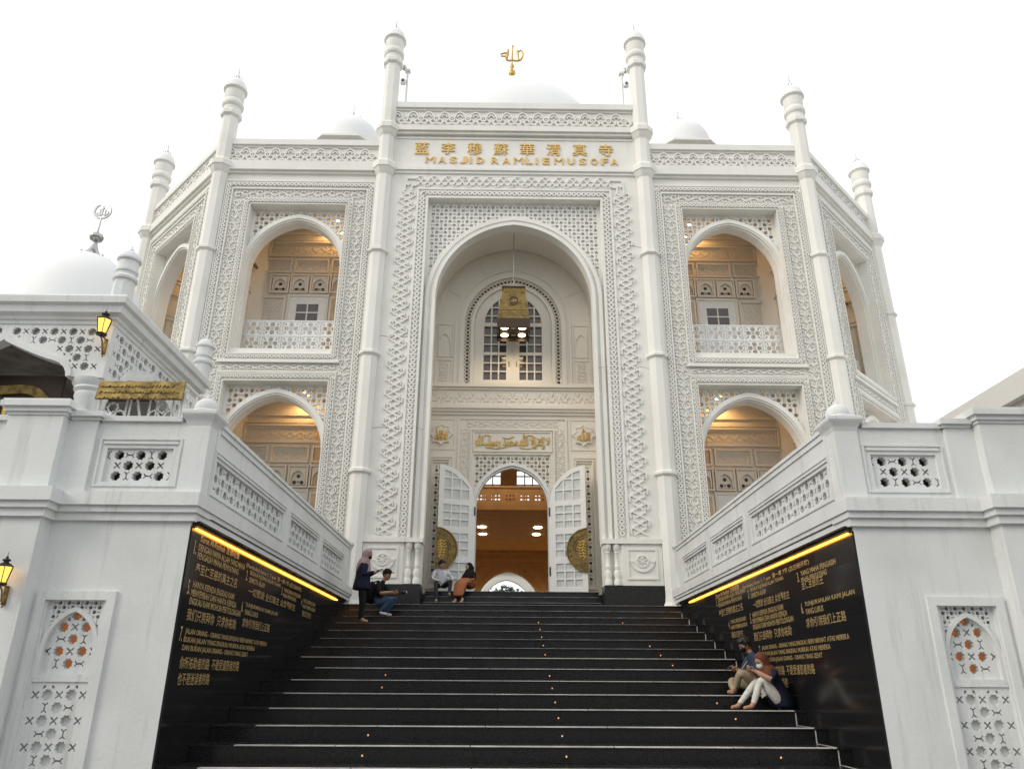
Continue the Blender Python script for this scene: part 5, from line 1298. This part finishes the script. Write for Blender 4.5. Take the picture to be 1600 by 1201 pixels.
# ================================================================== CAMERA POLES, NEIGHBOUR
for sg, lab in ((-1, 'thin white camera pole beside the left middle turret above the name panel'), (1, 'thin white camera pole beside the right middle turret above the name panel')):
    x = sg * 3.74; t = thing('camera_pole', lab, 'pole', (x, 20.5, 19.6), 0, 'camera poles on the parapet')
    b = MB(); b.tube([(x, 20.5, 19.4), (x, 20.5, 21.55)], .04, 8); b.box(x - .09, x + .09, 20.42, 20.58, 21.5, 21.58); obj('pole', b, 'rail', t)
    xc = x - sg * -.13
    b = MB(); b.lathe(xc, 20.45, [(.02, 20.9), (.09, 20.93), (.10, 21.08), (.06, 21.14), (0, 21.15)], 12); b.box(min(x, xc), max(x, xc), 20.47, 20.53, 21.05, 21.10); c_ = obj('camera', b, 'rail', t)
    b = MB(); b.ell((xc, 20.37, 21.0), .05, .04, .05, 10, 6); obj('lens', b, 'black', c_)
    b = MB(); b.lathe(xc, 20.5, [(.0, 21.58), (.07, 21.62), (.09, 21.7), (.06, 21.78), (0, 21.8)], 10); b.box(min(x, xc), max(x, xc), 20.47, 20.53, 21.58, 21.62); obj('speaker_bracket', b, 'silver', t)
t = thing('neighbour_house', 'plain grey gabled building edge beyond the right terrace', 'house', (14, 18, 0))
b = MB(); b.box(11.25, 19, 12.0, 24, 0, 7.25); obj('wall', b, 'grey_house', t)
b = MB(); b.box(10.75, 19.5, 11.5, 30, 7.42, 7.95); b.box(10.95, 19.5, 11.7, 30, 7.25, 7.42); obj('roof_edge', b, 'grey_house', t)

# ================================================================== PEOPLE
for nm, c, rg in (('skin_a', (.42, .24, .15), .55), ('skin_b', (.36, .20, .125), .55), ('hair', (.012, .010, .009), .5), ('mauve', (.34, .235, .245), .85), ('navy', (.012, .016, .035), .85), ('blackcloth', (.012, .011, .012), .85),
                  ('jeans', (.06, .10, .18), .85), ('whiteshirt', (.62, .64, .70), .8), ('rust', (.32, .12, .055), .85), ('brownscarf', (.15, .055, .032), .85), ('whitetrs', (.66, .64, .58), .85), ('khaki', (.36, .29, .20), .85), ('denim', (.035, .055, .10), .85), ('maskwhite', (.75, .75, .74), .8), ('greytrs', (.035, .035, .04), .85)):
    M[nm] = simple(nm, c, rg, 0, .22, 14, .35, 35, spec=.2 if rg > .8 else .4)
def skin_mesh(J, B, subd=2, roots=()):
    """grow one continuous surface over the joints; J name->(x,y,z,r), B list of (a,b,material)"""
    names = list(J); idx = {n: i for i, n in enumerate(names)}
    me = bpy.data.meshes.new('tmp'); me.from_pydata([J[n][:3] for n in names], [(idx[a], idx[b]) for a, b, _ in B], [])
    o = bpy.data.objects.new('tmp', me); COL.objects.link(o)
    md = o.modifiers.new('s', 'SKIN'); md.use_smooth_shade = True; md.branch_smoothing = .6
    sv = me.skin_vertices[0].data
    for n in names:
        r = J[n][3]; sv[idx[n]].radius = (r, r) if not isinstance(r, tuple) else r; sv[idx[n]].use_root = (n in roots) or n == names[0]
    sb = o.modifiers.new('d', 'SUBSURF'); sb.levels = subd; sb.render_levels = subd
    dg = bpy.context.evaluated_depsgraph_get(); dg.update()
    ev = bpy.data.meshes.new_from_object(o.evaluated_get(dg))
    bpy.data.objects.remove(o); bpy.data.meshes.remove(me)
    return ev
def seg_d(p, a, b):
    ab = b - a; t = max(0, min(1, (p - a).dot(ab) / max(ab.length_squared, 1e-9))); return (p - a - ab * t).length
def seg_q(p, s):
    a, b = s[0], s[1]; ab = b - a; t = max(0, min(1, (p - a).dot(ab) / max(ab.length_squared, 1e-9)))
    return (p - a - ab * t).length / (s[3] + (s[4] - s[3]) * t)
def person(label, loc, rz, J, B, hands=(), scale=1.0, cloth='body', head=None, skin='skin_a', face=True):
    t = thing('person', label, 'person', loc, rz)
    JJ = dict(J); BB = list(B); roots = []
    # five-fingered hands: each finger its own short chain rooted in the palm
    for hn, wrist, d, pn in hands:
        w = Vector(JJ[wrist][:3]); d = Vector(d).normalized(); pn = Vector(pn).normalized(); sdv = d.cross(pn).normalized()
        JJ[hn + 'palm'] = (*(w + d * .055), .026); BB.append((wrist, hn + 'palm', skin))
        for i, (o_, L) in enumerate(((-.027, .058), (-.009, .070), (.010, .066), (.027, .050))):
            a = w + d * .065 + sdv * o_; b_ = a + d * L * .5 + pn * .010; c = b_ + (d * .6 + pn * .8).normalized() * L * .5
            for q, (pp, rr) in enumerate(((a, .0095), (b_, .0088), (c, .007))): JJ[f'{hn}f{i}{q}'] = (*pp, rr)
            BB += [(f'{hn}f{i}0', f'{hn}f{i}1', skin), (f'{hn}f{i}1', f'{hn}f{i}2', skin)]; roots.append(f'{hn}f{i}0')
        a = w + d * .025 - sdv * .02; b_ = a + (d * .6 - sdv * .8).normalized() * .035; c = b_ + (d * .9 + pn * .5).normalized() * .03
        for q, (pp, rr) in enumerate(((a, .012), (b_, .010), (c, .008))): JJ[f'{hn}t{q}'] = (*pp, rr)
        BB += [(f'{hn}t0', f'{hn}t1', skin), (f'{hn}t1', f'{hn}t2', skin)]; roots.append(f'{hn}t0')
    me = skin_mesh(JJ, BB, 2, roots)
    mats = []
    for _, _, mm in BB:
        if mm not in mats: mats.append(mm)
    me.materials.clear()
    for mm in mats: me.materials.append(M[mm])
    segs = [(Vector(JJ[a][:3]), Vector(JJ[b_][:3]), mats.index(mm), JJ[a][3], JJ[b_][3]) for a, b_, mm in BB]
    for p in me.polygons:
        c = p.center; best = min(segs, key=lambda s: seg_q(c, s)); p.material_index = best[2]; p.use_smooth = True
    o = bpy.data.objects.new('body', me); link(o, t)
    # the face: nose, eyes, mouth, ears
    if head:
        hc, hd = Vector(head[0]), Vector(head[1]).normalized(); hs = Vector((0, 0, 1)).cross(hd).normalized(); hu = hd.cross(hs)
        rot = Matrix((hd, hs, hu)).transposed()
        b = MB(); b.ell(hc, .092, .074, .112, 16, 12, rot); b.ell(hc + hd * .012 - hu * .075, .068, .052, .05, 12, 8, rot)
        nv = hc + hd * .094 - hu * .012; b.add([nv + hu * .03 - hd * .012, nv - hu * .018 + hs * .017 - hd * .01, nv - hu * .018 - hs * .017 - hd * .01, nv - hu * .012 + hd * .016], [(0, 1, 3), (0, 3, 2), (1, 2, 3)])
        for s_ in (-1, 1): b.ell(hc + hs * s_ * .074 - hu * .01 - hd * .005, .02, .008, .03, 8, 6, rot)
        obj('head', b, skin, t, True, smooth=70)
        b = MB()
        for s_ in (-1, 1): b.ell(hc + hd * .083 + hs * s_ * .03 + hu * .008, .008, .014, .006, 8, 6, rot); b.ell(hc + hd * .085 + hs * s_ * .031 + hu * .028, .006, .018, .004, 8, 4, rot)
        obj('eyes', b, 'hair', t, True)
        b = MB(); b.ell(hc + hd * .080 - hu * .055, .01, .024, .006, 8, 6, rot); obj('mouth', b, 'brownscarf', t, True)
    return t
def frame_of(hd):
    hd = Vector(hd).normalized(); hs = Vector((0, 0, 1)).cross(hd).normalized(); return hd, hs, hd.cross(hs)
def hair(t, hc, hd, mat='hair', back=1.0, name='hair'):
    hc = Vector(hc); hd, hs, hu = frame_of(hd); rot = Matrix((hd, hs, hu)).transposed()
    b = MB(); rr = random.Random(2)
    b.ell(hc - hd * .022 + hu * .026, .098 * back, .086, .105, 18, 12, rot)
    b.ell(hc + hd * .035 + hu * .070, .062, .074, .048, 14, 8, rot)
    for i in range(40):
        a = rr.uniform(0, 6.28); z = rr.uniform(-.3, 1); p = hc - hd * .02 + hu * .03 + (hd * math.cos(a) * .09 + hs * math.sin(a) * .08) * math.sqrt(max(0, 1 - z * z)) + hu * z * .1
        if (p - hc).dot(hd) > .05 and z < .45: continue
        b.ell(p, .022, .022, .018, 6, 4, rot)
    return obj(name, b, mat, t, True, smooth=80)
def scarf(t, hc, hd, shoulder, mat, front=.0, wid=.2, drop=.33):
    """head scarf: rounded hood round the face and a cape over the shoulders, one cloth"""
    hc = Vector(hc); hd, hs, hu = frame_of(hd); sh = Vector(shoulder); n = 20; rings = []
    def ring(c, ax, ay, f, s_, open_=0):
        return [c + f * ax * math.cos(2 * math.pi * i / n) + s_ * ay * math.sin(2 * math.pi * i / n) for i in range(n)]
    fw = Vector((hd.x, hd.y, 0)).normalized(); sd_ = Vector((0, 0, 1)).cross(fw)
    top = hc + hu * .128 - hd * .015
    rings.append(ring(top, .012, .012, hd, hs)); rings.append(ring(hc + hu * .112 - hd * .012, .06, .055, hd, hs)); rings.append(ring(hc + hu * .075 - hd * .012, .094, .085, hd, hs))
    def pull(r, k, zc):     # pull the front of the ring back behind the face
        out = []
        for i, p in enumerate(r):
            cs = math.cos(2 * math.pi * i / n)
            out.append(p - hd * max(0, cs) ** 3 * k)
        return out
    rings.append(pull(ring(hc + hu * .045 - hd * .015, .108, .092, hd, hs), .035, 0)); rings.append(pull(ring(hc - hu * .0 - hd * .018, .112, .094, hd, hs), .055, 0)); rings.append(pull(ring(hc - hu * .055 - hd * .015, .108, .09, hd, hs), .045, 0))
    rings.append(ring(hc - hu * .105 - hd * .015, .098, .088, hd, hs)); rings.append(ring(hc * .45 + (sh + Vector((0, 0, .05))) * .55 - fw * .0, .10, .105, fw, sd_))
    rings.append(ring(sh + fw * .0 + Vector((0, 0, .0)), .135, wid * .86, fw, sd_)); rings.append(ring(sh - Vector((0, 0, drop * .45)) + fw * .01, .16, wid, fw, sd_)); rings.append(ring(sh - Vector((0, 0, drop)) + fw * .015, .165, wid * 1.02, fw, sd_))
    b = MB(); vs = []; fs = []
    for k, r in enumerate(rings):
        for i, p in enumerate(r):
            w = 1 + (.05 * math.sin(5 * 2 * math.pi * i / n + k) if k >= 8 else 0)
            cc = sum(r, Vector()) / n; vs.append(cc + (p - cc) * w + (Vector((0, 0, -.03 * math.sin(3 * 2 * math.pi * i / n))) if k == 10 else Vector()))
    for k in range(len(rings) - 1):
        for i in range(n): fs.append((k * n + i, (k + 1) * n + i, (k + 1) * n + (i + 1) % n, k * n + (i + 1) % n))
    fs.append(tuple(range(n))); b.add(vs, fs)
    o = obj('head_scarf', b, mat, t, True, smooth=70)
    md = o.modifiers.new('d', 'SUBSURF'); md.levels = 1; md.render_levels = 1
    return o
def mask(t, hc, hd, mat, ring=True):
    hc = Vector(hc); hd, hs, hu = frame_of(hd); rot = Matrix((hd, hs, hu)).transposed(); b = MB()
    b.ell(hc + hd * .052 - hu * .045, .058, .060, .052, 14, 9, rot)
    for s_ in (-1, 1): b.tube([hc + hd * .075 + hs * s_ * .05 - hu * .03, hc + hd * .01 + hs * s_ * .082 - hu * .005], .004, 5)
    return obj('face_mask', b, mat, t, True, smooth=70)
def robe(t, name, rings, mat, fold=.05, nf=7, sub=True):
    """lofted cloth: rings of (centre, ax, ay, yaw)"""
    n = 24; b = MB(); vs = []; fs = []
    for k, (c, ax, ay, yw) in enumerate(rings):
        for i in range(n):
            a = 2 * math.pi * i / n; w = 1 + fold * k / len(rings) * math.sin(nf * a + .7 * k)
            x, y = ax * math.cos(a) * w, ay * math.sin(a) * w
            vs.append(Vector(c) + Vector((x * math.cos(yw) - y * math.sin(yw), x * math.sin(yw) + y * math.cos(yw), 0)))
    for k in range(len(rings) - 1):
        for i in range(n): fs.append((k * n + i, (k + 1) * n + i, (k + 1) * n + (i + 1) % n, k * n + (i + 1) % n))
    fs.append(tuple(range(n))); fs.append(tuple((len(rings) - 1) * n + i for i in range(n))[::-1]); b.add(vs, fs)
    o = obj(name, b, mat, t, True, smooth=70)
    if sub:
        md = o.modifiers.new('d', 'SUBSURF'); md.levels = 1; md.render_levels = 1
    return o
def drape(t, name, path, mat, n=22, fold=.05):
    """cloth lofted along a path: (point, half width, half thickness)"""
    b = MB(); vs = []; fs = []; P = [Vector(p) for p, _, _ in path]; side = Vector((0, 1, 0))
    for k, (p, w_, h_) in enumerate(path):
        tn = (P[min(k + 1, len(P) - 1)] - P[max(k - 1, 0)]).normalized(); nn = tn.cross(side).normalized()
        for i in range(n):
            a = 2 * math.pi * i / n; q = 1 + fold * k / len(path) * math.sin(6 * a + k)
            vs.append(P[k] + side * w_ * math.cos(a) * q + nn * h_ * math.sin(a) * q)
    for k in range(len(path) - 1):
        for i in range(n): fs.append((k * n + i, (k + 1) * n + i, (k + 1) * n + (i + 1) % n, k * n + (i + 1) % n))
    fs.append(tuple(range(n))); fs.append(tuple((len(path) - 1) * n + i for i in range(n))[::-1]); b.add(vs, fs)
    o = obj(name, b, mat, t, True, smooth=70); md = o.modifiers.new('d', 'SUBSURF'); md.levels = 1; md.render_levels = 1
    return o
def phone(label, loc, d, n):
    d = Vector(d).normalized(); n = Vector(n).normalized(); s_ = d.cross(n).normalized(); n = s_.cross(d)
    t = thing('phone', label, 'phone', loc); c = Vector(loc); b = MB()
    def pt(a, q, w): return c + d * a + s_ * q + n * w
    b.add([pt(x, y, z) for z in (-.005, .005) for x, y in ((-.075, -.036), (.075, -.036), (.075, .036), (-.075, .036))], [(0, 3, 2, 1), (4, 5, 6, 7), (0, 1, 5, 4), (1, 2, 6, 5), (2, 3, 7, 6), (3, 0, 4, 7)])
    obj('case', b, 'black', t); b = MB(); b.add([pt(x, y, .0062) for x, y in ((-.07, -.032), (.07, -.032), (.07, .032), (-.07, .032))], [(0, 1, 2, 3)]); obj('screen', b, 'glass', t)
def W(loc, rz, p):
    return tuple(Vector(loc) + Matrix.Rotation(rz, 3, 'Z') @ Vector(p))

# 1 standing woman with a phone (faces right, +x)
L1 = (-3.28, 16.78, 2.853)
J = dict(pelvis=(0, 0, .80, .13), waist=(0, 0, .95, .115), chest=(0, 0, 1.12, .13), neck=(.015, 0, 1.275, .052), skull=(.045, 0, 1.39, .06),
         hl=(0, .085, .74, .105), kl=(.02, .085, .42, .07), al=(-.02, .085, .085, .045), fl=(.03, .085, .035, .036), tl=(.14, .09, .022, .026),
         hr=(0, -.085, .74, .105), kr=(.03, -.085, .42, .07), ar=(.03, -.085, .085, .045), fr=(.08, -.085, .035, .036), tr=(.19, -.09, .022, .026),
         sl=(0, .15, 1.20, .065), el=(.03, .20, .97, .048), wl=(.22, .08, 1.04, .03), sr=(0, -.15, 1.20, .065), er=(.03, -.20, .97, .048), wr=(.22, -.07, 1.05, .03))
B = [('pelvis', 'waist', 'navy'), ('waist', 'chest', 'navy'), ('chest', 'neck', 'navy'), ('neck', 'skull', 'skin_a'), ('pelvis', 'hl', 'blackcloth'), ('hl', 'kl', 'blackcloth'), ('kl', 'al', 'blackcloth'), ('al', 'fl', 'skin_a'), ('fl', 'tl', 'skin_a'),
     ('pelvis', 'hr', 'blackcloth'), ('hr', 'kr', 'blackcloth'), ('kr', 'ar', 'blackcloth'), ('ar', 'fr', 'skin_a'), ('fr', 'tr', 'skin_a'), ('chest', 'sl', 'navy'), ('sl', 'el', 'navy'), ('el', 'wl', 'navy'), ('chest', 'sr', 'navy'), ('sr', 'er', 'navy'), ('er', 'wr', 'navy')]
HC, HD = (.065, 0, 1.425), (.93, -.05, -.30)
t = person('standing woman in mauve headscarf and navy jacket looking at a phone on the stairs', L1, 0, J, B, [('L', 'wl', (.9, -.25, .15), (0, -.4, .8)), ('R', 'wr', (.9, .25, .15), (0, .4, .8))], head=(HC, HD))
scarf(t, HC, HD, (-.015, 0, 1.25), 'mauve', wid=.185, drop=.24); mask(t, HC, HD, 'blackcloth')
robe(t, 'jacket', [((0, 0, 1.25), .10, .15, 0), ((0, 0, 1.2), .135, .19, 0), ((-.005, 0, 1.08), .155, .195, 0), ((-.01, 0, .93), .16, .19, 0), ((-.015, 0, .80), .18, .205, 0), ((-.02, 0, .70), .195, .215, 0), ((-.02, 0, .66), .19, .21, 0)], 'navy', .07)
phone('dark phone in the hands of the standing woman', W(L1, 0, (.345, 0, 1.095)), (.8, 0, .25), (-.3, 0, .9))

# 2 crouching photographer (faces right and a little to the camera)
L2 = (-2.98, 17.42, 3.043); rz2 = R(-8)
J = dict(pelvis=(-.10, 0, .27, .13), waist=(-.07, 0, .42, .12), chest=(.0, 0, .60, .135), neck=(.06, -.01, .76, .055), skull=(.10, -.02, .85, .06),
         hl=(-.06, .10, .26, .105), kl=(.33, .17, .40, .068), al=(.08, .15, .08, .045), fl=(.12, .15, .04, .04), tl=(.24, .16, .028, .03),
         hr=(-.06, -.10, .26, .105), kr=(.34, -.16, .36, .068), ar=(.05, -.15, .08, .045), fr=(.09, -.15, .04, .04), tr=(.21, -.17, .028, .03),
         sl=(.0, .16, .69, .065), el=(.16, .24, .48, .045), wl=(.38, .10, .50, .03), sr=(.0, -.18, .68, .068), er=(.05, -.27, .45, .05), wr=(.30, -.16, .49, .032))
B = [('pelvis', 'waist', 'blackcloth'), ('waist', 'chest', 'blackcloth'), ('chest', 'neck', 'blackcloth'), ('neck', 'skull', 'skin_b'), ('pelvis', 'hl', 'jeans'), ('hl', 'kl', 'jeans'), ('kl', 'al', 'jeans'), ('al', 'fl', 'whiteshirt'), ('fl', 'tl', 'whiteshirt'),
     ('pelvis', 'hr', 'jeans'), ('hr', 'kr', 'jeans'), ('kr', 'ar', 'jeans'), ('ar', 'fr', 'whiteshirt'), ('fr', 'tr', 'whiteshirt'), ('chest', 'sl', 'blackcloth'), ('sl', 'el', 'blackcloth'), ('el', 'wl', 'skin_b'), ('chest', 'sr', 'blackcloth'), ('sr', 'er', 'blackcloth'), ('er', 'wr', 'skin_b')]
HC, HD = (.13, -.025, .885), (.88, -.38, -.12)
t = person('crouching man in black cap and blue jeans holding a camera on the stairs', L2, rz2, J, B, [('L', 'wl', (.85, -.4, .1), (0, -.6, .5)), ('R', 'wr', (.9, .3, .1), (0, .6, .5))], head=(HC, HD), skin='skin_b')
hair(t, HC, HD)
hd, hs, hu = frame_of(HD); hcv = Vector(HC); rot = Matrix((hd, hs, hu)).transposed(); b = MB(); b.ell(hcv + hu * .062 - hd * .005, .106, .094, .075, 18, 9, rot); b.ell(hcv + hd * .12 + hu * .058, .07, .07, .010, 14, 6, rot); obj('cap', b, 'blackcloth', t, True, smooth=60)
loc = W(L2, rz2, (-.22, .02, .36)); t = thing('backpack', 'black backpack on the back of the crouching photographer', 'backpack', loc, rz2)
b = MB(); b.ell((0, 0, .14), .12, .17, .25, 14, 10); b.ell((-.09, 0, .05), .07, .13, .13, 12, 8); obj('bag', b, 'blackcloth', t, True, smooth=70)
b = MB(); b.tube([(.05, .12, .34), (.2, .13, .38), (.3, .12, .25), (.22, .12, .05), (.05, .12, 0)], .018, 6); obj('strap', b, 'blackcloth', t, True)
b = MB(); b.tube([(.05, -.14, .34), (.2, -.15, .38), (.3, -.15, .25), (.22, -.14, .05), (.05, -.14, 0)], .018, 6); obj('strap', b, 'blackcloth', t, True)
loc = W(L2, rz2, (.47, -.03, .50)); t = thing('camera', 'black camera with a bright lens held by the crouching man', 'camera', loc, rz2)
b = MB(); b.box(-.04, .04, -.065, .065, -.045, .045); b.box(-.03, .03, -.03, .03, .045, .07); obj('camera_body', b, 'black', t, True)
b = MB(); b.tube([(.04, 0, 0), (.13, 0, 0)], .036, 14); ln = obj('lens', b, 'black', t, True)
b = MB(); b.ell((.131, 0, 0), .006, .030, .030, 12, 8); obj('front_glass', b, 'maskwhite', t, True, smooth=60)

# 3 man in a white shirt seated on the top steps (faces the viewer, head turned to the woman beside him); local +x = facing
L3 = (-1.93, 20.98, 3.993); rz3 = R(-84)
J = dict(pelvis=(0, 0, .10, .125), waist=(.03, 0, .24, .115), chest=(.07, 0, .42, .13), neck=(.10, 0, .57, .052), skull=(.11, 0, .64, .058),
         hl=(.06, .10, .10, .095), kl=(.40, .24, .20, .065), al=(.50, .22, -.13, .045), fl=(.53, .22, -.155, .038), tl=(.63, .24, -.165, .028),
         hr=(.06, -.10, .10, .095), kr=(.42, -.14, .17, .065), ar=(.62, -.12, -.31, .045), fr=(.66, -.12, -.345, .038), tr=(.76, -.13, -.355, .028),
         sl=(.06, .17, .50, .066), el=(.10, .31, .30, .048), wl=(.33, .29, .24, .032), sr=(.06, -.17, .50, .066), er=(.16, -.24, .29, .048), wr=(.36, -.06, .20, .032))
B = [('pelvis', 'waist', 'whiteshirt'), ('waist', 'chest', 'whiteshirt'), ('chest', 'neck', 'whiteshirt'), ('neck', 'skull', 'skin_b'), ('pelvis', 'hl', 'greytrs'), ('hl', 'kl', 'greytrs'), ('kl', 'al', 'greytrs'), ('al', 'fl', 'skin_b'), ('fl', 'tl', 'skin_b'),
     ('pelvis', 'hr', 'greytrs'), ('hr', 'kr', 'greytrs'), ('kr', 'ar', 'greytrs'), ('ar', 'fr', 'skin_b'), ('fr', 'tr', 'skin_b'), ('chest', 'sl', 'whiteshirt'), ('sl', 'el', 'whiteshirt'), ('el', 'wl', 'whiteshirt'), ('chest', 'sr', 'whiteshirt'), ('sr', 'er', 'whiteshirt'), ('er', 'wr', 'whiteshirt')]
HC, HD = (.125, .01, .665), (.75, .62, -.10)
t = person('seated man in white shirt and dark trousers on the top steps by the door', L3, rz3, J, B, [('L', 'wl', (.8, -.2, -.5), (.2, -.3, -.9)), ('R', 'wr', (.8, .3, -.5), (.2, .3, -.9))], head=(HC, HD), skin='skin_b')
hair(t, HC, HD, back=1.05)

# 4 woman in rust dress and black scarf seated beside him
L4 = (-1.12, 20.92, 3.993); rz4 = R(-122)
J = dict(pelvis=(0, 0, .10, .13), waist=(.02, 0, .23, .115), chest=(.05, 0, .38, .125), neck=(.075, 0, .51, .05), skull=(.09, 0, .57, .058),
         hl=(.08, .09, .10, .10), kl=(.42, .12, .21, .07), al=(.50, .10, -.24, .045), fl=(.53, .10, -.345, .036), tl=(.63, .12, -.357, .026),
         hr=(.08, -.09, .10, .10), kr=(.40, -.10, .18, .07), ar=(.56, -.08, -.28, .045), fr=(.60, -.08, -.345, .036), tr=(.70, -.08, -.357, .026),
         sl=(.04, .15, .45, .06), el=(.14, .21, .25, .046), wl=(.36, .14, .22, .03), sr=(.04, -.15, .45, .06), er=(.16, -.20, .25, .046), wr=(.38, -.05, .23, .03))
B = [('pelvis', 'waist', 'rust'), ('waist', 'chest', 'rust'), ('chest', 'neck', 'rust'), ('neck', 'skull', 'skin_a'), ('pelvis', 'hl', 'rust'), ('hl', 'kl', 'rust'), ('kl', 'al', 'blackcloth'), ('al', 'fl', 'skin_a'), ('fl', 'tl', 'skin_a'),
     ('pelvis', 'hr', 'rust'), ('hr', 'kr', 'rust'), ('kr', 'ar', 'blackcloth'), ('ar', 'fr', 'skin_a'), ('fr', 'tr', 'skin_a'), ('chest', 'sl', 'blackcloth'), ('sl', 'el', 'blackcloth'), ('el', 'wl', 'rust'), ('chest', 'sr', 'blackcloth'), ('sr', 'er', 'blackcloth'), ('er', 'wr', 'rust')]
HC, HD = (.105, 0, .60), (.9, -.42, -.05)
t = person('seated woman in black headscarf and rust coloured dress on the top steps', L4, rz4, J, B, [('L', 'wl', (.8, -.3, -.4), (.2, 0, -.9)), ('R', 'wr', (.8, .3, -.4), (.2, 0, -.9))], head=(HC, HD))
scarf(t, HC, HD, (.055, 0, .47), 'blackcloth', wid=.175, drop=.17)
drape(t, 'skirt', [((-.06, 0, .13), .15, .12), ((.02, 0, .15), .20, .14), ((.22, 0, .19), .21, .125), ((.38, 0, .20), .20, .10), ((.47, 0, .12), .20, .085), ((.51, 0, -.02), .185, .08), ((.55, -.01, -.16), .17, .075), ((.57, -.01, -.22), .165, .07)], 'rust', fold=.12)

# 5 woman in white trousers seated against the right wall (faces left, -x)
L5 = (3.83, 11.95, 1.333); rz5 = R(186)
J = dict(pelvis=(0, 0, .11, .14), waist=(.02, 0, .26, .12), chest=(.10, 0, .44, .13), neck=(.16, 0, .575, .05), skull=(.19, 0, .63, .058),
         hl=(.03, .10, .11, .11), kl=(.31, .13, .42, .068), al=(.45, .12, .085, .042), fl=(.49, .12, .036, .038), tl=(.62, .14, .022, .026),
         hr=(.03, -.10, .11, .11), kr=(.25, -.12, .40, .068), ar=(.56, -.10, .085, .042), fr=(.60, -.10, .036, .038), tr=(.72, -.09, .022, .026),
         sl=(.08, .17, .51, .064), el=(.20, .27, .40, .045), wl=(.37, .09, .53, .03), sr=(.08, -.16, .51, .064), er=(.20, -.25, .41, .045), wr=(.38, -.05, .53, .03))
B = [('pelvis', 'waist', 'navy'), ('waist', 'chest', 'navy'), ('chest', 'neck', 'navy'), ('neck', 'skull', 'skin_a'), ('pelvis', 'hl', 'whitetrs'), ('hl', 'kl', 'whitetrs'), ('kl', 'al', 'whitetrs'), ('al', 'fl', 'skin_a'), ('fl', 'tl', 'skin_a'),
     ('pelvis', 'hr', 'whitetrs'), ('hr', 'kr', 'whitetrs'), ('kr', 'ar', 'whitetrs'), ('ar', 'fr', 'skin_a'), ('fr', 'tr', 'skin_a'), ('chest', 'sl', 'navy'), ('sl', 'el', 'navy'), ('el', 'wl', 'skin_a'), ('chest', 'sr', 'navy'), ('sr', 'er', 'navy'), ('er', 'wr', 'skin_a')]
HC, HD = (.215, .005, .665), (.86, .16, -.42)
t = person('seated woman in brown headscarf, white mask and white trousers beside the granite wall', L5, rz5, J, B, [('L', 'wl', (.9, -.1, .35), (-.2, -.5, .7)), ('R', 'wr', (.9, .1, .35), (-.2, .5, .7))], head=(HC, HD))
scarf(t, HC, HD, (.12, 0, .54), 'brownscarf', wid=.165, drop=.10); mask(t, HC, HD, 'maskwhite')
b = MB(); b.plate(Fr((.262, .09, 0), (.6, 1, .0)), ngon(0, .45, .026, 12), [], -.012, .004); obj('badge', b, 'maskwhite', t, True)
robe(t, 'tunic', [((.13, 0, .53), .09, .13, 0), ((.10, 0, .46), .135, .175, 0), ((.06, 0, .34), .15, .18, 0), ((.015, 0, .2), .165, .195, 0), ((-.03, 0, .06), .16, .20, 0), ((-.04, 0, .015), .16, .2, 0)], 'navy', .05)
phone('black phone held up by the woman in white trousers', W(L5, rz5, (.48, .015, .605)), (.5, 0, .6), (-.7, 0, .6))

# 6 man behind her, khaki trousers
L6 = (3.80, 12.62, 1.523); rz6 = R(188)
J = dict(pelvis=(0, 0, .11, .135), waist=(.03, 0, .27, .12), chest=(.09, 0, .47, .14), neck=(.15, 0, .63, .055), skull=(.18, 0, .70, .06),
         hl=(.04, .11, .11, .105), kl=(.42, .20, .34, .072), al=(.42, -.02, .07, .046), fl=(.45, -.06, .045, .04), tl=(.50, -.15, .035, .03),
         hr=(.04, -.11, .11, .105), kr=(.38, -.26, .20, .072), ar=(.50, .10, .06, .046), fr=(.53, .13, .045, .04), tr=(.58, .20, .035, .03),
         sl=(.07, .19, .55, .07), el=(.18, .22, .33, .05), wl=(.38, .08, .36, .032), sr=(.07, -.19, .55, .07), er=(.18, -.22, .33, .05), wr=(.39, -.02, .36, .032))
B = [('pelvis', 'waist', 'denim'), ('waist', 'chest', 'denim'), ('chest', 'neck', 'denim'), ('neck', 'skull', 'skin_b'), ('pelvis', 'hl', 'khaki'), ('hl', 'kl', 'khaki'), ('kl', 'al', 'khaki'), ('al', 'fl', 'skin_b'), ('fl', 'tl', 'skin_b'),
     ('pelvis', 'hr', 'khaki'), ('hr', 'kr', 'khaki'), ('kr', 'ar', 'khaki'), ('ar', 'fr', 'skin_b'), ('fr', 'tr', 'skin_b'), ('chest', 'sl', 'denim'), ('sl', 'el', 'denim'), ('el', 'wl', 'denim'), ('chest', 'sr', 'denim'), ('sr', 'er', 'denim'), ('er', 'wr', 'denim')]
HC, HD = (.205, .0, .735), (.86, .05, -.42)
t = person('seated man in denim shirt and khaki trousers behind the woman in white trousers', L6, rz6, J, B, [('L', 'wl', (.9, -.2, .2), (-.2, -.5, .7)), ('R', 'wr', (.9, .2, .2), (-.2, .5, .7))], head=(HC, HD), skin='skin_b')
hair(t, HC, HD, back=1.06); mask(t, HC, HD, 'blackcloth')
phone('black phone in the hands of the man in khaki trousers', W(L6, rz6, (.50, .03, .40)), (.7, 0, .4), (-.5, 0, .8))
